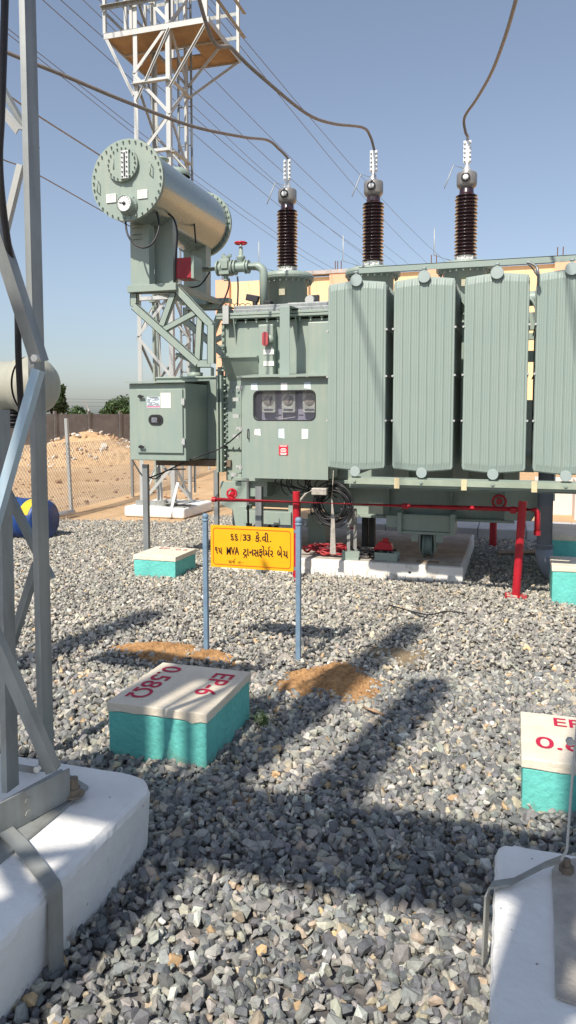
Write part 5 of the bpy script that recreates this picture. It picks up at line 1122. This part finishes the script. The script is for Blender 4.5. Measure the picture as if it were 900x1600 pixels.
# rubble heap
def heap():
    c_ = camxy(-6.6, 24.5); n = 90; t_ = np.linspace(-1.3, 1.3, n); gx, gy = np.meshgrid(t_, t_); r = np.sqrt(gx ** 2 + gy ** 2)
    z = np.clip(1 - r ** 1.3, -.3, 1) * 1.05 * (1 + .35 * vnoise(gx, gy, 4, 31)) + .10 * vnoise(gx, gy, 12, 32) + .07 * vnoise(gx, gy, 30, 33) + np.random.default_rng(3).normal(0, .02, r.shape)
    X = gx * 2.7; Y = gy * 2.2; vs = np.stack([X * ct - Y * st, X * st + Y * ct, z * .98 + .05], -1).reshape(-1, 3)
    fs = [(j * n + i, j * n + i + 1, (j + 1) * n + i + 1, (j + 1) * n + i) for j in range(n - 1) for i in range(n - 1)]
    me = bpy.data.meshes.new('rubble_heap'); me.from_pydata(vs.tolist(), [], fs); me.materials.append(SAND); o = bpy.data.objects.new('rubble_heap', me); COL.objects.link(o); o.location = c_ + Vector((0, 0, .1)); tag(o, 'heap of sandy rubble and broken stone before the boundary wall', 'rubble heap')
    rs = random.Random(5); pr = [rock_proto(300 + i, 9) for i in range(6)]
    cols = [mat('rubble_%s' % k, c, .9, var=.2, scale=5) for k, c in (('pale', (.62, .56, .48)), ('brown', (.26, .15, .09)), ('tan', (.48, .33, .2)))]
    for ci, m_ in enumerate(cols):
        mb = MB()
        for i in range(95):
            a = rs.uniform(0, 6.28); q = math.sqrt(rs.random()) * 1.05; gx_, gy_ = q * math.cos(a), q * math.sin(a); X_, Y_ = gx_ * 2.7, gy_ * 2.2
            z_ = max(.05, (1 - q ** 1.3) * 1.05 + .15); s_ = rs.uniform(.05, .22) * (1.3 if ci == 0 else 1); pv, pf = rs.choice(pr); M = Matrix.Rotation(rs.uniform(0, 6.28), 3, Vector((rs.gauss(0, 1), rs.gauss(0, 1), rs.gauss(0, 1))).normalized())
            P0 = c_ + Vector((X_ * ct - Y_ * st, X_ * st + Y_ * ct, z_)); mb.add([P0 + M @ Vector(v) * s_ for v in pv.tolist()], [tuple(f) for f in pf.tolist()])
        b_ = mb.build('broken_stone', m_, o); tag(b_, kind='stuff')
    return o
heap()
# scattered debris clods on the sand (uncountable litter)
mb = MB(); rs = random.Random(77); pr = [rock_proto(400 + i, 8) for i in range(5)]
for i in range(420):
    Y_ = rs.uniform(13.2, 33); X_ = -rs.uniform(.12, .42) * Y_; P0 = camxy(X_, Y_); zz = float(sandh(np.array(P0.x), np.array(P0.y))); s_ = abs(rs.gauss(0, .06)) + .03; pv, pf = rs.choice(pr); P0.z = zz + s_ * .15
    mb.add([P0 + Vector(v) * s_ for v in pv.tolist()], [tuple(f) for f in pf.tolist()])
tag(mb.build('soil_clods', mat('clod_brown', (.26, .15, .085), .95, var=.3, scale=3)), kind='stuff')
# barrel
c_ = camxy(-3.42, 9.85) + Vector((0, 0, .27)); ax = Vector((1, -.20, 0)).normalized()
t = thing('plastic_drum', (c_.x, c_.y, 0), 'blue plastic drum with yellow label lying on the gravel', 'drum')
mb = MB(); Lb = .85; rb_ = .275
mb.lathe([(0, 0), (.20, 0), (.235, -.03), (.265, 0), (rb_, .03), (rb_, .24), (.285, .26), (rb_, .28), (rb_, .56), (.285, .58), (rb_, .6), (rb_, .82), (.25, Lb), (0, Lb)], c_ - ax * .62, ax, 36)
mb.build('drum_body', BARREL, t)
mb = MB(); x_, y_, d_ = basis(ax); vs = []; n_ = 10
for i in range(n_ + 1):
    a = R(20 + 75 * i / n_)
    best = Vector((0, 0, 1)) * math.sin(a) + Vector((-ax.y, ax.x, 0)) * -math.cos(a)
    for s_ in (.62, .80): vs.append(c_ - ax * .62 + ax * s_ + best * (rb_ + .003))
mb.add(vs, [(2 * i, 2 * i + 1, 2 * i + 3, 2 * i + 2) for i in range(n_)], True); mb.build('label', YLAB, t)

# trees
def tree(X, Y, h, cw, ch_, label, seed, n_=2600, leaf=.16, trunk=.14):
    rs = random.Random(seed); base = camxy(X, Y); t = thing('tree', base, label, 'tree')
    mb = MB(); mb.tube([base + Vector((0, 0, -.3)), base + Vector((rs.gauss(0, .1), 0, h * .4)), base + Vector((rs.gauss(0, .2), 0, h * .75))], [trunk, trunk * .7, trunk * .35], 8)
    cl = []
    for i in range(13):
        a = rs.uniform(0, 6.28); q = math.sqrt(rs.random()) * cw * .75; cz = h - ch_ * rs.uniform(.15, .85); c_ = base + Vector((q * math.cos(a), q * math.sin(a), cz)); cl.append((c_, rs.uniform(.22, .45) * cw))
        mb.tube([base + Vector((0, 0, h * rs.uniform(.3, .6))), (base + c_) / 2 + Vector((0, 0, h * .3)), c_], [trunk * .35, trunk * .22, .02], 5)
    mb.build('trunk', BARK, t)
    mb = MB(); tint = []
    for i in range(n_):
        c_, r_ = rs.choice(cl); d = Vector((rs.gauss(0, 1), rs.gauss(0, 1), rs.gauss(0, .75))).normalized() * r_ * rs.uniform(.35, 1.05) ** .6; p = c_ + d; s_ = leaf * rs.uniform(.5, 1.3)
        u_ = Vector((rs.gauss(0, 1), rs.gauss(0, 1), rs.gauss(0, 1))).normalized(); w_ = u_.cross(Vector((rs.gauss(0, 1), rs.gauss(0, 1), rs.gauss(0, 1)))).normalized()
        mb.add([p - u_ * s_, p + w_ * s_ * .4, p + u_ * s_, p - w_ * s_ * .4], [(0, 1, 2, 3)]); tint.append(rs.random() ** 1.3)
    o = mb.build('crown', LEAF, t); at = o.data.attributes.new('tint', 'FLOAT', 'FACE'); at.data.foreach_set('value', tint)
tree(-12.2, 38.5, 3.35, 1.0, 1.9, 'dark green tree rising behind the wall next to the grey housing', 1, 3600, .14)
tree(-14.2, 52, 2.15, 1.3, 1.0, 'low bushy pale green tree behind the boundary wall', 2, 2600, .15)
tree(-12.8, 57, 2.95, 1.8, 1.5, 'feathery green tree behind the wall left of the cabinet', 3, 4200, .15)
tree(-10.0, 62, 2.6, 2.0, 2.2, 'green tree half hidden behind the left cabinet', 4, 2500, .16)
tree(-25.0, 60, 3.9, 2.4, 2.5, 'distant tree behind the wall at the far left', 5, 2500, .16)

# ================================================================== near left support structure
t = thing('concrete_footing', (-2.0, 1.5, 0), 'big whitewashed concrete footing at lower left with a galvanised strap over it', 'footing')
def pad(u0, u1, v0, v1, h, r, parent):
    ring = []
    for cx, cy, a in ((u1 - r, v1 - r, 0), (u0 + r, v1 - r, 90), (u0 + r, v0 + r, 180), (u1 - r, v0 + r, 270)):
        for k in range(9): q = R(a + 90 * k / 8); ring.append((cx + r * math.cos(q), cy + r * math.sin(q)))
    dense = []; rr_ = random.Random(int(abs(u0) * 1000))
    for i in range(len(ring)):
        a_, b_ = ring[i], ring[(i + 1) % len(ring)]; L_ = math.hypot(b_[0] - a_[0], b_[1] - a_[1]); k_ = max(1, int(L_ / .035))
        for j in range(k_): dense.append((a_[0] + (b_[0] - a_[0]) * j / k_, a_[1] + (b_[1] - a_[1]) * j / k_))
    ring = dense
    n = len(ring); cx, cy = (u0 + u1) / 2, (v0 + v1) / 2
    def lay(ins, z): 
        out = []
        for x, y_ in ring:
            dx = cx - x; dy = cy - y_; L_ = math.hypot(dx, dy); out.append((x + math.copysign(min(ins, abs(dx)), dx) , y_ + math.copysign(min(ins, abs(dy)), dy), z))
        if .1 < z < h: out = [(x + rr_.gauss(0, .0018), y_ + rr_.gauss(0, .0018), q_ + rr_.gauss(0, .0022)) for x, y_, q_ in out]
        return out
    L_ = [lay(-.012, -.03), lay(0, h - .028), lay(.006, h - .010), lay(.022, h), ]
    vs = sum(L_, []); fs = [(k * n + i, k * n + (i + 1) % n, (k + 1) * n + (i + 1) % n, (k + 1) * n + i) for k in range(len(L_) - 1) for i in range(n)] + [tuple(range(3 * n, 4 * n))]
    mb = MB(); mb.add(vs, fs, False); return mb.build('footing_block', FOOTM, parent, bevel=0)
pad(-2.75, -1.275, .3, 2.50, .26, .13, t)
q = lambda x, y_, z=.262: GZ(x, y_, z)
# grey grout patch and base channel
mb = MB(); mb.prism([q(0, 1350), q(90, 1275), q(138, 1232), q(95, 1205), q(-60, 1290), q(-120, 1400)], (0, 0, .010)); mb.build('base_plate', GALVOLD, t)
LS = thing('lattice_support', (-1.9, 2.0, .26), 'near galvanised steel lattice support standing on the lower left footing', 'lattice support')
mb = MB(); a = q(108, 1248, .274); b = q(-70, 1345, .274); dd = (b - a).normalized(); nn = Vector((-dd.y, dd.x, 0))
mb.prism([a, b, b + Vector((0, 0, .115)), a + Vector((0, 0, .115))], nn * .008); mb.prism([a, b, b - nn * .10, a - nn * .10], (0, 0, .008)); mb.build('foot_angle', GALVOLD, LS, bevel=.001)
mb = MB()
for s_ in (.18, ):
    for dz in (.03, .075): MB().bolt(a + dd * s_ + Vector((0, 0, dz)) , -nn if nn.y > 0 else nn, .014, .012).build('bolt', GALVOLD, LS)
c_ = q(115, 1240, .284); mb.bolt(c_, (0, 0, 1), .028, .022); mb.cyl(c_ + Vector((0, 0, .02)), c_ + Vector((0, 0, .06)), .017, n=12); mb.lathe([(.04, 0), (.04, .005), (.0, .005)], c_ - Vector((0, 0, .004)), n=16)
mb.build('anchor_bolt', mat('rusty_bolt', (.20, .16, .12), .7, var=.3, scale=30), LS)
mb = MB(); a2 = V(60, 1225, 2.38); mb.box(V(12, 1235, 2.38).x, V(62, 1235, 2.38).x, 2.36, 2.368, .268, V(60, 1196, 2.38).z); mb.build('foot_plate', GALVOLD, LS)
# main legs: points given along their height, L section (bright narrow flange left, darker broad flange right)
def lleg(pb, vb, pt, vt, w1, w2, m, name='leg'):
    """pb, pt = pixel of left edge at bottom/top"""
    A_ = V(pb[0], pb[1], vb); B_ = V(pt[0], pt[1], vt); mb = MB()
    prof = [(0, 0), (w1, .012), (w1 + w2, .045), (w1 + w2, .052), (w1, .020), (0, .008)]
    vs = [p + Vector((x, -y_, 0)) for p in (A_, B_) for x, y_ in prof]; n = 6
    mb.add(vs, [tuple(range(n)), tuple(range(n, 2 * n))] + [(i, (i + 1) % n, n + (i + 1) % n, n + i) for i in range(n)])
    return mb.build(name, m, LS)
def corner_leg(pb, vb, pt, vt, m, w_=.062):
    A_ = V(pb[0], pb[1], vb); B_ = V(pt[0], pt[1], vt); mb = MB(); t_ = .007
    prof = [(w_, 0), (0, 0), (0, -w_ * .0 + w_), (t_, w_), (t_, t_), (w_, t_)]
    vs = [p + Vector((x - w_, y_, 0)) for p in (A_, B_) for x, y_ in prof]; n = 6
    mb.add(vs, [tuple(range(n)), tuple(range(n, 2 * n))] + [(i, (i + 1) % n, n + (i + 1) % n, n + i) for i in range(n)])
    return mb.build('leg', m, LS)
def extr(pb, vb, pt, vt, k=1.55):
    A_ = V(pb[0], pb[1], vb); B_ = V(pt[0], pt[1], vt); return A_, A_ + (B_ - A_) * k
def cornerleg2(pb, pt, vb, vt, w_=.062, m=GALV, k=1.5):
    A_, B_ = extr(pb, vb, pt, vt, k); mb = MB(); t_ = .007
    # corner points towards camera; flanges go back-left (bright, narrow in view) and right
    prof = [(.022, 0), (0, -.003), (0, .004), (.022 - t_, t_), (.022 - t_, .066), (.022, .066)]
    vs = [p + Vector((x, y_, 0)) for p in (A_, B_) for x, y_ in prof]; n = 6
    mb.add(vs, [tuple(range(n)), tuple(range(n, 2 * n))] + [(i, (i + 1) % n, n + (i + 1) % n, n + i) for i in range(n)]); return mb.build('leg', m, LS)
cornerleg2((61, 1205), (30, 0), 2.30, 2.35)
cornerleg2((3, 1238), (-9, 640), 2.12, 2.45, m=GALVOLD, k=1.0, w_=.055)
# out-of-view rear pair of legs so that the column is a real four-legged lattice
for (x_, y_) in ((-2.0, 2.15), (-2.0, 1.85)): MB().angle((x_, y_, .27), (x_ + .05, y_, 2.6), .06, .007, up=(0, 1, 0)).build('leg', GALV, LS)
def brace(pa, va, pb, vb, w_, m=GALV, name='brace', k0=0, k1=0, rib=True):
    A_, B_ = V(*pa, va), V(*pb, vb); d = B_ - A_; A_, B_ = A_ - d * k0, B_ + d * k1
    mb = MB(); d = d.normalized(); vdir = (A_ + B_) / 2 - Vector((0, 0, H)); nrm = vdir.normalized(); side = d.cross(nrm).normalized()
    up_ = side.cross(d).normalized()
    # angle section, two flanges seen obliquely
    t_ = .006; prof = [(-.5, 0), (0.10, -.35), (.5, .2), (.5 - .06, .2 + .1), (.10, -.35 + .16), (-.5 + .06, .1)]
    vs = [p + side * x * w_ + up_ * y_ * w_ for p in (A_, B_) for x, y_ in prof]; n = 6
    mb.add(vs, [tuple(range(n)), tuple(range(n, 2 * n))] + [(i, (i + 1) % n, n + (i + 1) % n, n + i) for i in range(n)])
    return mb.build(name, m, LS)
brace((-14, 330), 2.1, (62, 566), 2.18, .062, GALV, k0=.05)
brace((60, 578), 2.18, (-12, 830), 2.10, .046, BLUELITGALV, k1=.4)
brace((-10, 990), 2.1, (84, 1204), 2.18, .058, GALV, k0=.2)
brace((12, 770), 2.5, (80, 905), 2.5, .04, GALV, k0=.2)
brace((58, 880), 2.5, (-8, 1090), 2.5, .042, GALV, k1=.1)
brace((-6, 120), 2.55, (56, 232), 2.52, .030, GALV, k0=.1)
brace((-14, 150), 2.5, (30, 205), 2.5, .035, GALVWHITE, k0=.1)
brace((33, 258), 2.5, (6, 370), 2.5, .034, GALVWHITE, k1=.3)
mb = MB(); MB().bolt(V(57, 560, 2.13), (0.1, -1, 0), .013, .016).build('bolt', ALU, LS); MB().bolt(V(60, 1200, 2.12), (0.1, -1, 0), .012, .014).build('bolt', ALU, LS)
# upper part of the structure, above the frame: column head, beam over to the right-hand column, post insulators
# earth strap over the footing
def strap(pts, w_, m, name, parent, side):
    mb = MB(); P_ = [Vector(p) for p in pts]; s_ = Vector(side).normalized() * w_ / 2; vs = []
    for i, p in enumerate(P_):
        d = (P_[min(i + 1, len(P_) - 1)] - P_[max(i - 1, 0)]).normalized(); nn_ = d.cross(s_.normalized()).normalized() * .003; vs += [p - s_ - nn_, p + s_ - nn_, p + s_ + nn_, p - s_ + nn_]
    n = len(P_); fs = [(4 * i + a_, 4 * i + (a_ + 1) % 4, 4 * i + 4 + (a_ + 1) % 4, 4 * i + 4 + a_) for i in range(n - 1) for a_ in range(4)] + [(0, 1, 2, 3), (4 * n - 4, 4 * n - 3, 4 * n - 2, 4 * n - 1)]
    mb.add(vs, fs); return mb.build(name, m, parent)
s0 = q(-12, 1278, .30); s1 = q(30, 1318, .275); s2 = q(80, 1385, .268)
e_ = Vector((-1.262, s2.y, .25)); strap([s0, s1, s2 * .4 + e_ * .6 + Vector((0, 0, .012)), e_, Vector((-1.256, s2.y - .01, .14)), Vector((-1.252, s2.y - .02, -.02))], .055, GALVOLD, 'earth_strap', t, (0.15, 1, 0))
# housing behind it
c0 = V(-40, 603, 2.75); c1 = V(62, 600, 2.75); rr = (V(50, 557, 2.75) - V(50, 648, 2.75)).z / 2
HB = thing('cylindrical_housing', (c0.x, c0.y, 0), 'cream grey horizontal cylindrical housing with domed flanged end behind the left leg', 'housing')
axh = Vector((1, -.02, 0)).normalized(); cc = V(24, 603, 2.75); mb = MB()
mb.lathe([(rr * .86, -.9), (rr * .86, .02), (rr * .92, .03), (rr, .05), (rr, .075)], cc, axh, 40); mb.build('barrel', HOUS, HB)
mb = MB(); mb.lathe([(rr, .085), (rr * 1.02, .09), (rr * 1.02, .105), (rr * .96, .115), (rr * .88, .145), (rr * .7, .17), (rr * .4, .185), (0, .19)], cc, axh, 40); mb.build('domed_end', HOUS, HB)
mb = MB(); mb.lathe([(rr * .9, .076), (rr * .9, .085)], cc, axh, 40); mb.box(cc.x - .9, cc.x + .0, cc.y - rr * .87, cc.y - rr * .85, cc.z - .01, cc.z - .004); mb.build('seam', DARK, HB)
a = V(2, 658, 2.75); mb = MB(); mb.cyl((a.x, 2.75, cc.z - rr * .8), (a.x, 2.75, 0), .03, n=12); mb.build('stand_post', GALVOLD, HB)
mb = MB(); a = V(24, 640, 2.75)
mb.lathe([(.03, 0)] + [(r_, -z_) for i in range(5) for r_, z_ in ((.03, .004 + i * .016), (.05 + .006 * (i % 2), .010 + i * .016), (.03, .016 + i * .016))], (a.x, 2.75, a.z), (0, 0, 1), 20); mb.build('ribbed_gland', BLACK, HB)
# hanging black cable
o = MB().tube(bez([V(12, -260, 2.0), V(9, -60, 2.0), V(6, 60, 2.0), V(2, 180, 2.0), V(-1, 250, 2.02), V(4, 320, 2.05), V(14, 390, 2.12), V(26, 450, 2.2), V(29, 560, 2.25), V(33, 640, 2.3), V(34, 665, 2.35)]), .0115, 10).build('black_cable', BLACK); tag(o, 'thick black cable hanging down along the near left lattice leg', 'cable')

# right footing
t = thing('concrete_footing', (.8, 1.4, 0), 'whitewashed concrete footing at lower right with a cement patch', 'footing')
pad(-.028, 1.35, .3, 2.44, .255, .05, t)
mb = MB(); mb.prism([q(862, 1362, .258), q(866, 1440, .258), q(868, 1560, .258), q(985, 1600, .258), q(985, 1330, .258), q(872, 1348, .258)], (0, 0, .006)); mb.build('cement_patch', PADC, t)
mb = MB(); c_ = q(885, 1362, .264); mb.bolt(c_, (0, 0, 1), .022, .02); mb.cyl(c_, c_ + Vector((0, 0, .04)), .012, n=10); mb.build('anchor_bolt', bpy.data.materials['rusty_bolt'], t)
s_a = q(884, 1338, .33); s_b = q(780, 1385, .262)
strap([V(903, 1120, s_a.y + .02), V(893, 1230, s_a.y + .01), s_a + Vector((.003, 0, .02)), s_a + Vector((-.012, 0, -.01))], .022, GALVWHITE, 'earth_strap', t, (0.2, 1, 0))
strap([s_a + Vector((-.012, 0, -.01)), q(850, 1352, .29), q(800, 1378, .272), Vector((-.036, s_b.y, .262)), Vector((-.046, s_b.y - .01, .24)), Vector((-.05, s_b.y - .04, .05))], .034, GALVOLD, 'earth_strap', t, (0.35, 1, .1))
c_ = V(895, 1153, s_a.y + .02); MB().bolt(c_ + Vector((-.01, -.02, 0)), (0, -1, 0), .012, .015).build('strap_bolt', GALVWHITE, t)
RS = thing('lattice_support', (.8, 1.6, .26), 'galvanised steel lattice support on the lower right footing, outside the picture', 'lattice support')
# legs kept to the right of the picture
for (x_, y_) in ((.78, 1.55), (1.18, 1.55), (.78, 1.95), (1.18, 1.95)): MB().angle((x_, y_, .26), (x_, y_, 4.2), .06, .007, up=(0, 1, 0)).build('leg', GALV, RS)
for i in range(6):
    z = .3 + i * .65
    for yy in (1.55, 1.95): MB().bar((.78 + .4 * (i % 2), yy, z), (1.18 - .4 * (i % 2), yy, z + .65), .05, .006, up=(0, 1, 0)).build('brace', GALV, RS)

# ================================================================== unseen gantry behind the camera, added to cast the foreground shadows
GT = thing('shadow_gantry', (-1.0, -.5, 0), 'unseen steel gantry added behind the camera to throw the long shadows on the gravel', 'gantry')
GV = -.49
mb = MB(); mb.box(-4.6, 2.2, GV - .16, GV - .15, 3.36, 3.66); mb.box(-4.6, 2.2, GV + .15, GV + .16, 3.36, 3.66); mb.box(-4.6, 2.2, GV - .16, GV + .16, 3.661, 3.67); mb.box(-4.6, 2.2, GV - .16, GV - .08, 3.35, 3.359); mb.build('cross_beam', GALV, GT)
def column(u, w_, parent=GT, z1=3.35):
    for sx in (-1, 1):
        for sy in (-1, 1): MB().box(u + sx * w_ - .05, u + sx * w_ + .05, GV + sy * w_ * .7 - .05, GV + sy * w_ * .7 + .05, 0, z1).build('leg', GALV, parent)
    for i in range(8):
        z = .1 + i * .4; k = 1 if i % 2 else -1
        for yy in (-1, 1): MB().bar((u - w_ * k, GV + yy * w_ * .7, z), (u + w_ * k, GV + yy * w_ * .7, z + .4), .08, .008, up=(0, 1, 0)).build('brace', GALV, parent)
column(-1.95, .27); column(-.12, .25); column(-4.3, .2)  # first two columns placed so their shade falls on the near footings
for (u, z1, r) in ((-1.37, 5.55, .13), (-1.88, 6.9, .13), (-3.95, 6.6, .15)):
    n = int((z1 - 3.7) / .07); MB().lathe([(.1, 3.67)] + [(r_, 3.7 + z_) for i in range(n) for r_, z_ in ((r * .6, .01 + i * .07), (r, .03 + i * .07), (r * .95, .04 + i * .07), (r * .6, .06 + i * .07))] + [(.08, z1), (0, z1)], (u, GV, 0), n=20).build('post_insulator', PORC, GT)
mb = MB()
for a, b in ((-2.56, -2.29), (-2.235, -2.185), (-2.12, -2.06)): mb.box(a, b, GV - .02, GV + .02, 3.68, 4.75)
mb.box(-2.56, -2.04, GV - .05, GV + .05, 4.7, 4.9); mb.build('shadow_slats', GALV, GT)  # unseen slats, spaced to leave light stripes on the EP-6 pit
MB().box(-.44, .75, GV - .1, GV + .1, 3.68, 4.75).build('shadow_box', GREEN, GT)  # unseen box, added to shade part of the right-hand pit
print('done objects', len(bpy.data.objects))
